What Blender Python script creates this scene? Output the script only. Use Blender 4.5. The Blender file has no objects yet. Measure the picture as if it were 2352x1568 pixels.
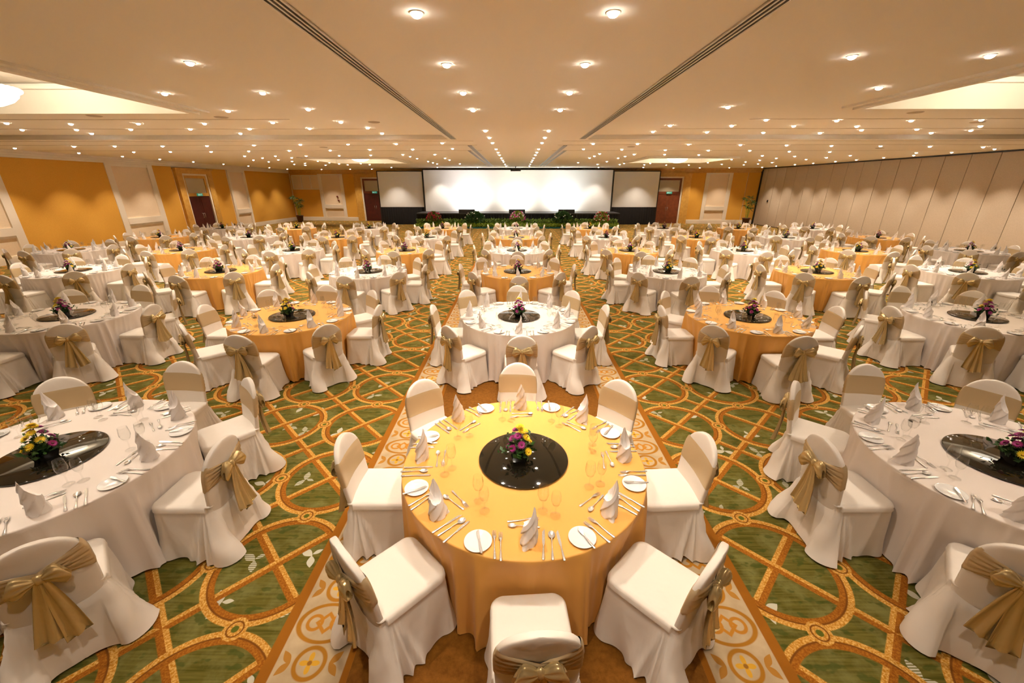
import bpy, math, random
import numpy as np
from mathutils import Matrix, Vector

C = bpy.context.scene.collection
scene = bpy.context.scene
random.seed(7)
PI = math.pi
R = math.radians

# ------------------------------------------------------------------ camera, world, exposure
cam_d = bpy.data.cameras.new('camera')
cam_d.sensor_width = 36.0
cam_d.lens = 926.19 / 2352 * 36.0
cam_d.clip_end = 200
cam = bpy.data.objects.new('camera', cam_d)
cam.location = (0, 0, 2.69)
cam.rotation_euler = (PI / 2 - 0.3672, 0.0, 0.0066)
C.objects.link(cam)
scene.camera = cam

world = bpy.data.worlds.new('world')
scene.world = world
world.use_nodes = True
world.node_tree.nodes['Background'].inputs[0].default_value = (1.0, 0.9, 0.75, 1)
world.node_tree.nodes['Background'].inputs[1].default_value = 0.05

scene.view_settings.view_transform = 'Standard'
scene.view_settings.look = 'None'
scene.view_settings.gamma = 1.0
scene.view_settings.exposure = 0.0
scene.cycles.max_bounces = 6
scene.cycles.diffuse_bounces = 3
scene.cycles.glossy_bounces = 2
scene.cycles.transmission_bounces = 2
scene.cycles.transparent_max_bounces = 8
scene.cycles.use_adaptive_sampling = True
scene.cycles.adaptive_threshold = 0.3
scene.cycles.adaptive_min_samples = 16
scene.cycles.caustics_reflective = False
scene.cycles.caustics_refractive = False
SPOT_W = 155.0          # every recessed downlight
SPOT_COLOR = (1.0, 0.865, 0.715)
BOWL_W = 160.0          # lamp inside each glass ceiling bowl
WASH_W = 330.0          # stage wash lights on the white screen

# ------------------------------------------------------------------ room measures
XL, XR, YF = -18.55, 18.1, -7.0
ZC, ZB = 3.93, 4.05      # ceiling, raised front bays
CX = 0.08                # centre line of the aisle
ROWY = [2.547, 6.165, 9.80, 13.26, 16.84, 20.62]
LAT = 3.635


def back_y(x):
    return 33.85 - 0.0955 * (x + 0.2)


# ------------------------------------------------------------------ mesh helpers
class MB:
    def __init__(self):
        self.v = []
        self.f = []
        self.m = []
        self.s = []
        self.n = 0

    def add(self, verts, faces, mat=0, smooth=True):
        o = self.n
        self.v.extend([tuple(map(float, p)) for p in verts])
        self.n += len(verts)
        for f in faces:
            self.f.append(tuple(i + o for i in f))
            self.m.append(mat)
            self.s.append(smooth)

    def grid(self, P, cu=False, cv=False, mat=0, smooth=True, flip=False):
        P = np.asarray(P, float)
        nu, nv = P.shape[:2]
        fs = []
        for i in range(nu if cu else nu - 1):
            i2 = (i + 1) % nu
            for j in range(nv if cv else nv - 1):
                j2 = (j + 1) % nv
                q = (i * nv + j, i * nv + j2, i2 * nv + j2, i2 * nv + j)
                fs.append(q[::-1] if flip else q)
        self.add(P.reshape(-1, 3), fs, mat, smooth)

    def fan(self, ring, c, mat=0, smooth=True, flip=False):
        n = len(ring)
        fs = [((i + 1) % n, i, n) if flip else (i, (i + 1) % n, n) for i in range(n)]
        self.add(list(ring) + [c], fs, mat, smooth)

    def box(self, x0, x1, y0, y1, z0, z1, mat=0):
        v = [(x0, y0, z0), (x1, y0, z0), (x1, y1, z0), (x0, y1, z0), (x0, y0, z1), (x1, y0, z1), (x1, y1, z1), (x0, y1, z1)]
        f = [(3, 2, 1, 0), (4, 5, 6, 7), (0, 1, 5, 4), (1, 2, 6, 5), (2, 3, 7, 6), (3, 0, 4, 7)]
        self.add(v, f, mat, False)

    def lathe(self, prof, n=24, mat=0, smooth=True, origin=(0, 0, 0)):
        P = []
        for r, z in prof:
            P.append([(origin[0] + r * math.cos(2 * PI * k / n), origin[1] + r * math.sin(2 * PI * k / n), origin[2] + z) for k in range(n)])
        self.grid(P, cv=True, mat=mat, smooth=smooth)

    def tube(self, pts, rad, n=8, mat=0, caps=True):
        pts = [np.array(p, float) for p in pts]
        rads = rad if hasattr(rad, '__len__') else [rad] * len(pts)
        P = []
        for i, p in enumerate(pts):
            t = pts[min(i + 1, len(pts) - 1)] - pts[max(i - 1, 0)]
            t /= np.linalg.norm(t) + 1e-9
            a = np.array([0, 0, 1.0]) if abs(t[2]) < 0.9 else np.array([1.0, 0, 0])
            e1 = np.cross(t, a); e1 /= np.linalg.norm(e1)
            e2 = np.cross(t, e1)
            P.append([p + rads[i] * (e1 * math.cos(2 * PI * k / n) + e2 * math.sin(2 * PI * k / n)) for k in range(n)])
        self.grid(P, cv=True, mat=mat)
        if caps:
            self.fan(P[0], pts[0], mat)
            self.fan(P[-1], pts[-1], mat, flip=True)

    def ball(self, c, rx, ry, rz, nu=8, nv=12, mat=0):
        P = []
        for i in range(nu + 1):
            t = PI * i / nu
            P.append([(c[0] + rx * math.sin(t) * math.cos(2 * PI * k / nv), c[1] + ry * math.sin(t) * math.sin(2 * PI * k / nv), c[2] + rz * math.cos(t)) for k in range(nv)])
        self.grid(P, cv=True, mat=mat, flip=False)

    def mesh(self, name, mats):
        me = bpy.data.meshes.new(name)
        me.from_pydata(self.v, [], self.f)
        for m in (mats if isinstance(mats, (list, tuple)) else [mats]):
            me.materials.append(m)
        me.polygons.foreach_set('material_index', self.m)
        me.polygons.foreach_set('use_smooth', self.s)
        me.update()
        return me

    def build(self, name, mats, parent=None):
        return obj(name, self.mesh(name, mats), parent)


def obj(name, me, parent=None, loc=None, rz=None):
    o = bpy.data.objects.new(name, me)
    C.objects.link(o)
    if parent is not None:
        o.parent = parent
    if loc is not None:
        o.location = loc
    if rz is not None:
        o.rotation_euler = (0, 0, rz)
    return o


def tag(o, label=None, cat=None, group=None, kind=None):
    if label: o['label'] = label
    if cat: o['category'] = cat
    if group: o['group'] = group
    if kind: o['kind'] = kind
    return o


def empty(name, loc=(0, 0, 0), rz=0.0):
    o = bpy.data.objects.new(name, None)
    o.empty_display_size = 0.1
    C.objects.link(o)
    o.location = loc
    o.rotation_euler = (0, 0, rz)
    return o


def struct(name, mb, mats, parent=None):
    o = mb.build(name, mats, parent)
    if parent is None:
        o['kind'] = 'structure'
    return o


def dup(root, loc, rz, kids):
    c = root.copy()
    C.objects.link(c)
    c.location = loc
    c.rotation_euler = (0, 0, rz)
    for ch in kids.get(root.name, ()):
        d = ch.copy(); C.objects.link(d); d.parent = c
        for g in kids.get(ch.name, ()):
            e = g.copy(); C.objects.link(e); e.parent = d
    return c


def joined(name, me_list, mats, parent=None):
    """one mesh from (mesh, matrix) pairs"""
    vs, fs, ms, ss, n = [], [], [], [], 0
    cache = {}
    for me, M in me_list:
        if me.name not in cache:
            co = np.empty(len(me.vertices) * 3); me.vertices.foreach_get('co', co)
            cache[me.name] = (np.c_[co.reshape(-1, 3), np.ones(len(me.vertices))], [tuple(p.vertices) for p in me.polygons], [p.material_index for p in me.polygons], [p.use_smooth for p in me.polygons])
        co, pf, pm, ps = cache[me.name]
        vs.extend(map(tuple, (co @ np.array(M).T)[:, :3]))
        fs.extend([tuple(i + n for i in f) for f in pf]); ms += pm; ss += ps
        n += len(co)
    me = bpy.data.meshes.new(name)
    me.from_pydata(vs, [], fs)
    for m in mats: me.materials.append(m)
    me.polygons.foreach_set('material_index', ms); me.polygons.foreach_set('use_smooth', ss)
    me.update()
    return obj(name, me, parent)


# ------------------------------------------------------------------ materials
class NT:
    """short-hand for node maths"""
    def __init__(self, mat):
        self.t = mat.node_tree
        self.N = self.t.nodes
        self.L = self.t.links

    def _in(self, sock, v):
        if v is None: return
        if hasattr(v, 'is_linked') or isinstance(v, bpy.types.NodeSocket): self.L.new(v, sock)
        else: sock.default_value = v

    def m(self, op, a, b=None, c=None, clamp=False):
        n = self.N.new('ShaderNodeMath'); n.operation = op; n.use_clamp = clamp
        self._in(n.inputs[0], a); self._in(n.inputs[1], b)
        if c is not None: self._in(n.inputs[2], c)
        return n.outputs[0]

    def add(s, a, b): return s.m('ADD', a, b)
    def sub(s, a, b): return s.m('SUBTRACT', a, b)
    def mul(s, a, b): return s.m('MULTIPLY', a, b)
    def abs(s, a): return s.m('ABSOLUTE', a)
    def mn(s, a, b): return s.m('MINIMUM', a, b)
    def mx(s, a, b): return s.m('MAXIMUM', a, b)
    def lt(s, a, b): return s.m('LESS_THAN', a, b)
    def gt(s, a, b): return s.m('GREATER_THAN', a, b)
    def hyp(s, a, b): return s.m('SQRT', s.add(s.mul(a, a), s.mul(b, b)))
    def cell(s, a): return s.sub(s.m('FRACT', s.add(a, 0.5)), 0.5)

    def soft(s, d, w, e=0.004):
        """1 where d<w, soft edge e"""
        n = s.N.new('ShaderNodeMapRange'); n.interpolation_type = 'SMOOTHSTEP'
        s._in(n.inputs[0], d); n.inputs[1].default_value = w - e; n.inputs[2].default_value = w + e
        n.inputs[3].default_value = 1; n.inputs[4].default_value = 0
        return n.outputs[0]

    def mix(s, f, a, b):
        n = s.N.new('ShaderNodeMix'); n.data_type = 'RGBA'
        s._in(n.inputs[0], f)
        for sock, v in ((n.inputs[6], a), (n.inputs[7], b)):
            if isinstance(v, tuple): sock.default_value = (*v[:3], 1)
            else: s.L.new(v, sock)
        return n.outputs[2]

    def noise(s, vec, scale, detail=3, rough=0.5):
        n = s.N.new('ShaderNodeTexNoise'); n.inputs['Scale'].default_value = scale
        n.inputs['Detail'].default_value = detail; n.inputs['Roughness'].default_value = rough
        if vec is not None: s.L.new(vec, n.inputs['Vector'])
        return n.outputs[0]

    def scale_vec(s, vec, sc):
        n = s.N.new('ShaderNodeMapping'); n.inputs['Scale'].default_value = sc
        s.L.new(vec, n.inputs['Vector']); return n.outputs[0]

    def ramp(s, f, a, b, c0=(0, 0, 0), c1=(1, 1, 1)):
        n = s.N.new('ShaderNodeMapRange'); s._in(n.inputs[0], f)
        n.inputs[1].default_value = a; n.inputs[2].default_value = b
        return n.outputs[0]

    def bump(s, h, strength=0.3, dist=0.01):
        n = s.N.new('ShaderNodeBump'); n.inputs['Strength'].default_value = strength; n.inputs['Distance'].default_value = dist
        s.L.new(h, n.inputs['Height']); return n.outputs[0]

    def coord(s, which='Object'):
        n = s.N.new('ShaderNodeTexCoord'); return n.outputs[which]


def mat(name, col, rough=0.6, metal=0.0, spec=0.5, sheen=0.0, emis=None, estr=0.0, noise=None, bump=None, alpha=None, coat=0.0):
    m = bpy.data.materials.new(name); m.use_nodes = True
    b = m.node_tree.nodes['Principled BSDF']
    b.inputs['Base Color'].default_value = (*col, 1)
    b.inputs['Roughness'].default_value = rough
    b.inputs['Metallic'].default_value = metal
    b.inputs['Specular IOR Level'].default_value = spec
    b.inputs['Sheen Weight'].default_value = sheen
    b.inputs['Coat Weight'].default_value = coat
    if emis:
        b.inputs['Emission Color'].default_value = (*emis, 1); b.inputs['Emission Strength'].default_value = estr
    nt = NT(m)
    if noise:
        col2, sc = noise
        f = nt.noise(nt.coord(), sc, 4, 0.6)
        nt.L.new(nt.mix(nt.ramp(f, 0.35, 0.65), col, col2), b.inputs['Base Color'])
    if bump:
        nt.L.new(nt.bump(nt.noise(nt.coord(), bump[0], 1.5), bump[1], bump[2] if len(bump) > 2 else 0.004), b.inputs['Normal'])
    return m


M = {}
M['ceiling'] = mat('ceiling_paint', (0.93, 0.87, 0.77), 0.85)
M['ceiling_line'] = mat('ceiling_joint', (0.66, 0.56, 0.43), 0.7)
M['alu'] = mat('track_aluminium', (0.62, 0.58, 0.52), 0.35, 0.7)
M['dark_slot'] = mat('track_slot', (0.06, 0.045, 0.03), 0.7)
M['beige'] = mat('beige_wall_fabric', (0.86, 0.68, 0.47), 0.85, noise=((0.82, 0.64, 0.44), 30))
M['gold_wall'] = mat('gold_wall_fabric', (0.76, 0.39, 0.05), 0.8, noise=((0.70, 0.35, 0.04), 40))
M['cream'] = mat('cream_paint', (0.84, 0.74, 0.60), 0.5)
M['wood_gold'] = mat('honey_wood', (0.70, 0.39, 0.08), 0.35, noise=((0.60, 0.31, 0.06), 6))
M['wood_red'] = mat('door_wood', (0.22, 0.055, 0.018), 0.35, noise=((0.16, 0.035, 0.012), 5))
M['wood_dark'] = mat('dark_door_wood', (0.075, 0.008, 0.006), 0.4, noise=((0.05, 0.006, 0.005), 5))
M['panel_grey'] = mat('folding_wall_fabric', (0.55, 0.44, 0.32), 0.85, noise=((0.51, 0.41, 0.295), 25))
M['seam'] = mat('folding_wall_seam', (0.25, 0.19, 0.12), 0.8)
M['black'] = mat('black_cloth', (0.008, 0.008, 0.009), 0.85)
M['black_deck'] = mat('stage_deck', (0.025, 0.025, 0.028), 0.45)
M['screen'] = mat('screen_white', (0.86, 0.86, 0.86), 0.9)
M['metal_black'] = mat('black_metal', (0.02, 0.02, 0.02), 0.4, 0.3)
M['glow_window'] = mat('frosted_transom', (0.55, 0.47, 0.33), 0.35)
M['exit_green'] = mat('exit_sign_green', (0.02, 0.22, 0.15), 0.4, emis=(0.05, 0.5, 0.35), estr=0.35)
M['exit_white'] = mat('exit_sign_white', (0.8, 0.85, 0.8), 0.4, emis=(0.8, 1, 0.9), estr=0.5)
M['red'] = mat('alarm_red', (0.25, 0.03, 0.02), 0.4)
M['lens'] = mat('downlight_lens', (1, 1, 1), 0.4, emis=(1.0, 0.93, 0.80), estr=48.0)
M['lens'].cycles.emission_sampling = 'NONE'
M['bowl'] = mat('lit_glass_bowl', (1, 0.97, 0.9), 0.4, emis=(1.0, 0.88, 0.68), estr=4.5)
M['bowl'].cycles.emission_sampling = 'NONE'
M['ring'] = mat('downlight_ring', (0.8, 0.75, 0.66), 0.35, 0.3)
M['white_cloth'] = mat('white_table_linen', (0.83, 0.735, 0.66), 0.75, sheen=0.1, bump=(7, 0.25, 0.012))
M['gold_cloth'] = mat('gold_table_linen', (0.80, 0.40, 0.08), 0.6, sheen=0.1)
M['chair_cloth'] = mat('ivory_chair_linen', (0.84, 0.765, 0.675), 0.75, sheen=0.1, bump=(11, 0.35, 0.012))
M['satin'] = mat('champagne_satin', (0.66, 0.51, 0.25), 0.27, 0.65, bump=(30, 0.6))
M['sheer'] = mat('champagne_sash', (0.62, 0.47, 0.27), 0.38, 0.3)
M['napkin'] = mat('napkin_linen', (0.88, 0.82, 0.78), 0.7)
M['china'] = mat('white_china', (0.9, 0.88, 0.85), 0.12, coat=0.5)
M['steel'] = mat('polished_steel', (0.86, 0.86, 0.86), 0.22, 0.75)
M['black_glass'] = mat('black_glass', (0.012, 0.010, 0.006), 0.04, coat=0.3)
M['pot_glass'] = mat('dark_bowl', (0.02, 0.02, 0.018), 0.12)
M['leaf'] = mat('leaf_green', (0.035, 0.11, 0.014), 0.5, noise=((0.02, 0.06, 0.01), 30))
M['yellow'] = mat('yellow_petals', (0.90, 0.66, 0.02), 0.6)
M['yellow_core'] = mat('yellow_core', (0.75, 0.42, 0.01), 0.7)
M['magenta'] = mat('magenta_petals', (0.38, 0.02, 0.20), 0.6)
M['magenta_core'] = mat('magenta_core', (0.16, 0.02, 0.06), 0.7)
M['hedge'] = mat('hedge_leaves', (0.09, 0.18, 0.016), 0.55, noise=((0.19, 0.29, 0.03), 4))
M['hedge_light'] = mat('light_hedge_leaves', (0.38, 0.46, 0.03), 0.55, noise=((0.18, 0.32, 0.03), 5))
M['hedge_dark'] = mat('dark_fern_leaves', (0.035, 0.12, 0.03), 0.5)
M['teal'] = mat('teal_skirt', (0.01, 0.13, 0.12), 0.7)
M['bloom_red'] = mat('crimson_blossoms', (0.50, 0.012, 0.06), 0.6)
M['bloom_pink'] = mat('pink_blossoms', (0.62, 0.06, 0.28), 0.6)
M['bloom_white'] = mat('white_blossoms', (0.8, 0.76, 0.70), 0.6)
M['terracotta'] = mat('brown_pot', (0.10, 0.035, 0.015), 0.5)
M['palm'] = mat('palm_leaves', (0.05, 0.15, 0.02), 0.45, noise=((0.02, 0.07, 0.01), 8))
M['soil'] = mat('soil', (0.03, 0.02, 0.012), 0.9)
M['daylight'] = mat('daylight_gap', (0.8, 0.9, 1), 0.5, emis=(0.65, 0.85, 1.0), estr=2.0)
M['vent'] = mat('ceiling_speaker_grille', (0.50, 0.41, 0.30), 0.6)

# wine glass: thin clear shell
g = bpy.data.materials.new('clear_glass'); g.use_nodes = True
nt = NT(g); nt.N.clear()
out = nt.N.new('ShaderNodeOutputMaterial'); mixs = nt.N.new('ShaderNodeMixShader')
tr = nt.N.new('ShaderNodeBsdfTransparent'); tr.inputs[0].default_value = (0.985, 0.985, 0.98, 1)
gl = nt.N.new('ShaderNodeBsdfGlossy'); gl.inputs['Roughness'].default_value = 0.03
lw = nt.N.new('ShaderNodeLayerWeight'); lw.inputs[0].default_value = 0.25
fr = nt.m('ADD', nt.m('POWER', lw.outputs['Facing'], 2.8), 0.025)
nt.L.new(fr, mixs.inputs[0]); nt.L.new(tr.outputs[0], mixs.inputs[1]); nt.L.new(gl.outputs[0], mixs.inputs[2]); nt.L.new(mixs.outputs[0], out.inputs[0])
M['glass'] = g


def carpet_material():
    m = bpy.data.materials.new('patterned_carpet'); m.use_nodes = True
    t = NT(m); b = t.N['Principled BSDF']
    co = t.coord()
    sp = t.N.new('ShaderNodeSeparateXYZ'); t.L.new(co, sp.inputs[0])
    X, Y = sp.outputs[0], sp.outputs[1]
    ax = t.abs(t.sub(X, CX))
    # ---- green field with streaks
    st = t.noise(t.scale_vec(co, (3, 60, 1)), 1.0, 3)
    bl = t.noise(co, 5.5, 4, 0.6)
    leafy = t.noise(t.scale_vec(co, (5, 9, 1)), 1.6, 2)
    green = t.mix(t.ramp(st, 0.35, 0.65), (0.072, 0.063, 0.006), (0.142, 0.120, 0.021))
    green = t.mix(t.mul(t.ramp(bl, 0.45, 0.65), 0.55), green, (0.21, 0.195, 0.06))
    green = t.mix(t.mul(t.ramp(leafy, 0.57, 0.62), 0.6), green, (0.042, 0.062, 0.008))
    # ---- pale leaf motifs
    vo = t.N.new('ShaderNodeTexVoronoi'); vo.voronoi_dimensions = '2D'; vo.inputs['Scale'].default_value = 2.35; vo.inputs['Randomness'].default_value = 0.75
    t.L.new(co, vo.inputs['Vector'])
    dv = t.N.new('ShaderNodeVectorMath'); dv.operation = 'SUBTRACT'
    t.L.new(co, dv.inputs[0]); t.L.new(vo.outputs['Position'], dv.inputs[1])
    vs = t.N.new('ShaderNodeSeparateXYZ'); t.L.new(dv.outputs[0], vs.inputs[0])
    cs = t.N.new('ShaderNodeSeparateColor'); t.L.new(vo.outputs['Color'], cs.inputs[0])
    ang = t.mul(cs.outputs[0], 6.283)
    ca, sa = t.m('COSINE', ang), t.m('SINE', ang)
    lx = t.add(t.mul(vs.outputs[0], ca), t.mul(vs.outputs[1], sa))
    ly = t.sub(t.mul(vs.outputs[1], ca), t.mul(vs.outputs[0], sa))

    def leaf(x0, y0, a, rx, ry):
        dx, dy = t.sub(lx, x0), t.sub(ly, y0)
        c_, s_ = math.cos(a), math.sin(a)
        u = t.add(t.mul(dx, c_), t.mul(dy, s_)); w = t.sub(t.mul(dy, c_), t.mul(dx, s_))
        # pointed leaf: |w|/ry + (u/rx)^2
        return t.add(t.mul(t.abs(w), 1 / ry), t.m('POWER', t.abs(t.mul(u, 1 / rx)), 1.7))
    lf = t.mn(leaf(0.052, 0.012, 0.25, 0.062, 0.03), t.mn(leaf(-0.05, 0.026, -0.5, 0.055, 0.028), leaf(0.0, -0.05, 1.4, 0.04, 0.018)))
    lm = t.mul(t.soft(lf, 1.0, 0.08), t.gt(cs.outputs[1], 0.45))
    hatch = t.gt(t.m('FRACT', t.mul(Y, 62.0)), 0.35)
    hat = t.mx(hatch, t.gt(cs.outputs[2], 0.5))
    lm = t.mul(lm, hat)
    green = t.mix(t.mul(lm, 0.85), green, (0.58, 0.54, 0.42))
    # ---- golden cords
    speck = t.noise(co, 70, 2, 0.7)
    cord_l = t.mix(t.ramp(speck, 0.4, 0.66), (0.43, 0.175, 0.011), (0.72, 0.43, 0.12))
    cord_d = t.mix(t.ramp(speck, 0.4, 0.7), (0.25, 0.075, 0.006), (0.42, 0.16, 0.014))
    PER = 0.967
    a = t.mul(t.cell(t.mul(t.sub(ax, 1.895), 1 / PER)), PER)
    c = t.mul(t.cell(t.mul(t.sub(Y, 2.25), 1 / PER)), PER)
    # straight diagonals through the ring centres
    d1 = t.mul(t.sub(a, c), 0.7071); d2 = t.mul(t.add(a, c), 0.7071)
    col = t.mix(t.soft(t.abs(d1), 0.036), green, t.mix(t.gt(d1, -0.004), cord_l, cord_d))
    col = t.mix(t.soft(t.abs(d2), 0.036), col, t.mix(t.gt(d2, 0.004), cord_d, cord_l))
    # rings: two cords side by side
    r = t.hyp(a, c)
    rr = t.sub(r, 0.432)
    cord = t.mix(t.gt(rr, 0.0), cord_d, cord_l)
    cord = t.mix(t.soft(t.abs(rr), 0.006), cord, (0.17, 0.055, 0.006))
    col = t.mix(t.soft(t.abs(rr), 0.044), col, cord)
    # link knots where the rings meet
    k1 = t.hyp(t.sub(PER / 2, t.abs(a)), c); k2 = t.hyp(a, t.sub(PER / 2, t.abs(c)))
    kd = t.sub(t.mn(k1, k2), 0.050)
    col = t.mix(t.soft(t.mn(k1, k2), 0.042), col, (0.10, 0.11, 0.012))
    kc = t.mix(t.soft(t.abs(kd), 0.005), cord_l, (0.17, 0.055, 0.006))
    col = t.mix(t.soft(t.abs(kd), 0.027), col, kc)
    # ---- cream border along the aisle
    gold = (0.37, 0.155, 0.014)
    p = t.sub(ax, 1.315); Q = 0.485
    q = t.mul(t.cell(t.mul(t.sub(Y, 1.57), 1 / Q)), Q)
    aq = t.sub(Q / 2, t.abs(q))
    ap = t.abs(p)
    med = t.sub(t.hyp(p, q), 0.088)
    car = t.sub(t.hyp(t.mul(p, 0.80), t.mul(aq, 1.15)), 0.142)
    dd = t.mn(med, car)
    bcol = t.mix(t.soft(t.abs(dd), 0.013, 0.005), t.mix(t.ramp(t.noise(co, 9, 3), 0.3, 0.7), (0.43, 0.31, 0.175), (0.52, 0.39, 0.235)), gold)
    # four-petal flower
    an = t.m('ARCTAN2', q, p)
    pet = t.add(0.040, t.mul(t.m('COSINE', t.mul(an, 4.0)), 0.022))
    fl = t.sub(t.hyp(p, q), pet)
    bcol = t.mix(t.soft(fl, 0.0), bcol, (0.62, 0.33, 0.03))
    bcol = t.mix(t.soft(t.hyp(p, q), 0.014), bcol, (0.30, 0.13, 0.02))
    # interlaced knot
    l1 = t.abs(t.sub(t.hyp(t.sub(ap, 0.078), t.mul(aq, 1.0)), 0.046))
    s1 = t.abs(t.sub(t.mx(t.abs(t.mul(t.add(p, aq), 0.7071)), t.abs(t.mul(t.sub(p, aq), 0.7071))), 0.042))
    kn = t.mn(l1, t.mx(s1, t.sub(ap, 0.085)))
    bcol = t.mix(t.soft(kn, 0.011), bcol, (0.46, 0.19, 0.02))
    # side buds
    bux, buy = t.sub(ap, 0.150), t.sub(t.abs(q), 0.030)
    bu = t.add(t.mul(t.abs(t.sub(t.mul(bux, 0.77), t.mul(buy, 0.64))), 1 / 0.022), t.m('POWER', t.abs(t.mul(t.add(t.mul(bux, 0.64), t.mul(buy, 0.77)), 1 / 0.052)), 1.6))
    bcol = t.mix(t.soft(bu, 1.0, 0.1), bcol, (0.42, 0.19, 0.03))
    inb = t.lt(ax, 1.55)
    col = t.mix(inb, col, bcol)
    edge = t.mx(t.soft(t.abs(t.sub(ax, 1.555)), 0.036), t.soft(t.abs(t.sub(ax, 1.075)), 0.022))
    col = t.mix(edge, col, (0.30, 0.105, 0.008))
    # ---- brown aisle
    br = t.mix(t.ramp(t.noise(co, 26, 4, 0.7), 0.35, 0.7), (0.155, 0.055, 0.006), (0.235, 0.092, 0.012))
    col = t.mix(t.lt(ax, 1.055), col, br)
    # cross band, field only beyond it
    far = t.mix(t.gt(Y, 15.1), col, br)
    inn = t.mul(t.gt(Y, 15.1), t.lt(ax, 1.59))
    col = t.mix(inn, col, br)
    beyond = t.mul(t.gt(Y, 16.9), t.lt(ax, 1.62))
    col = t.mix(beyond, col, green)
    t.L.new(col, b.inputs['Base Color'])
    b.inputs['Roughness'].default_value = 0.95
    b.inputs['Specular IOR Level'].default_value = 0.15
    t.L.new(t.bump(t.noise(co, 240, 2), 0.25, 0.004), b.inputs['Normal'])
    return m


M['carpet'] = carpet_material()

# ------------------------------------------------------------------ floor, walls, ceiling
mb = MB(); mb.box(XL - 0.3, XR + 0.3, YF - 0.3, 37.0, -0.2, 0.0)
struct('floor', mb, M['carpet'])

# ceiling: cells cut around the four coffers; raised bays in front
COF = [(-10.0, -6.15, 4.75, 8.65, ZB, 'left'), (6.2, 10.05, 4.35, 8.25, ZB, 'right'),
       (-9.75, -5.85, 20.3, 24.0, ZC, 'left'), (6.05, 9.95, 19.9, 23.6, ZC, 'right')]


def slab(mb, x0, x1, y0, y1, z, holes, t=0.12):
    xs = sorted({x0, x1, *[h[0] for h in holes], *[h[1] for h in holes]})
    ys = sorted({y0, y1, *[h[2] for h in holes], *[h[3] for h in holes]})
    for i in range(len(xs) - 1):
        for j in range(len(ys) - 1):
            cx, cy = (xs[i] + xs[i + 1]) / 2, (ys[j] + ys[j + 1]) / 2
            if any(h[0] < cx < h[1] and h[2] < cy < h[3] for h in holes): continue
            mb.box(xs[i], xs[i + 1], ys[j], ys[j + 1], z, z + t)


BX, BY = 1.98, 12.75
mb = MB()
slab(mb, XL - 0.3, CX - BX, YF - 0.3, BY, ZB, [COF[0][:4]])
slab(mb, CX + BX, XR + 0.3, YF - 0.3, BY, ZB, [COF[1][:4]])
slab(mb, CX - BX, CX + BX, YF - 0.3, BY, ZC, [], 0.24)
slab(mb, XL - 0.3, XR + 0.3, BY, 37.0, ZC, [COF[2][:4], COF[3][:4]], 0.24)
struct('ceiling', mb, M['ceiling'])

# coffers: stepped rim, raised lid
for i, (x0, x1, y0, y1, z, side) in enumerate(COF):
    mb = MB()
    zt = z + 0.42
    w = 0.05
    zs = z + (0.12 if z == ZB else 0.24)
    mb.box(x0 - w, x0, y0 - w, y1 + w, zs, zt); mb.box(x1, x1 + w, y0 - w, y1 + w, zs, zt)
    mb.box(x0, x1, y0 - w, y0, zs, zt); mb.box(x0, x1, y1, y1 + w, zs, zt)
    mb.box(x0 - w, x1 + w, y0 - w, y1 + w, zt, zt + 0.06)
    # small cornice high inside
    k = 0.09
    mb.box(x0, x1, y1 - k, y1, zt - 0.10, zt - 0.04); mb.box(x0, x1, y0, y0 + k, zt - 0.10, zt - 0.04)
    mb.box(x0, x0 + k, y0 + k, y1 - k, zt - 0.10, zt - 0.04); mb.box(x1 - k, x1, y0 + k, y1 - k, zt - 0.10, zt - 0.04)
    struct('ceiling_coffer', mb, M['ceiling'])
    # moulded frame hanging just under the opening edge
    mb = MB()
    for (a0, a1, b0, b1) in ((x0 - 0.22, x0, y0 - 0.22, y1 + 0.22), (x1, x1 + 0.22, y0 - 0.22, y1 + 0.22), (x0, x1, y0 - 0.22, y0), (x0, x1, y1, y1 + 0.22)):
        mb.box(a0, a1, b0, b1, z - 0.035, z)
    for (a0, a1, b0, b1) in ((x0 - 0.10, x0 + 0.015, y0 - 0.10, y1 + 0.10), (x1 - 0.015, x1 + 0.10, y0 - 0.10, y1 + 0.10), (x0, x1, y0 - 0.10, y0 + 0.015), (x0, x1, y1 - 0.015, y1 + 0.10)):
        mb.box(a0, a1, b0, b1, z - 0.075, z - 0.03)
    struct('ceiling_coffer_trim', mb, M['ceiling'])

# partition tracks in the ceiling (three slots each)
tn = 1


def track(x, y0, y1, z, w=0.13, along='y', n=3):
    global tn
    mb = MB()
    def bx(a0, a1, zz0, zz1, mi):
        if along == 'y': mb.box(a0, a1, y0, y1, zz0, zz1, mi)
        else: mb.box(y0, y1, a0, a1, zz0, zz1, mi)
    bx(x - w / 2, x + w / 2, z - 0.006, z + 0.002, 1)
    s = w / (n + 1)
    for k in range(n + 1):
        cxk = x - w / 2 + w * k / n
        bx(cxk - s * 0.28, cxk + s * 0.28, z - 0.016, z - 0.004, 0)
    struct('trim_%d' % tn, mb, [M['alu'], M['dark_slot']]); tn += 1


for sx in (-1, 1):
    track(CX + sx * 1.80, YF, 12.55, ZC)
    track(CX + sx * 1.55, 14.5, 28.8, ZC)
    track(CX + sx * 1.78, 16.5, 28.8, ZC, 0.10, n=2)


def ceiling_strip(x0, x1, y, z, w=0.05, d=0.03):
    global tn
    mb = MB(); mb.box(x0, x1, y - w / 2, y + w / 2, z - d, z + 0.002)
    struct('trim_%d' % tn, mb, M['ceiling_line']); tn += 1


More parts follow.
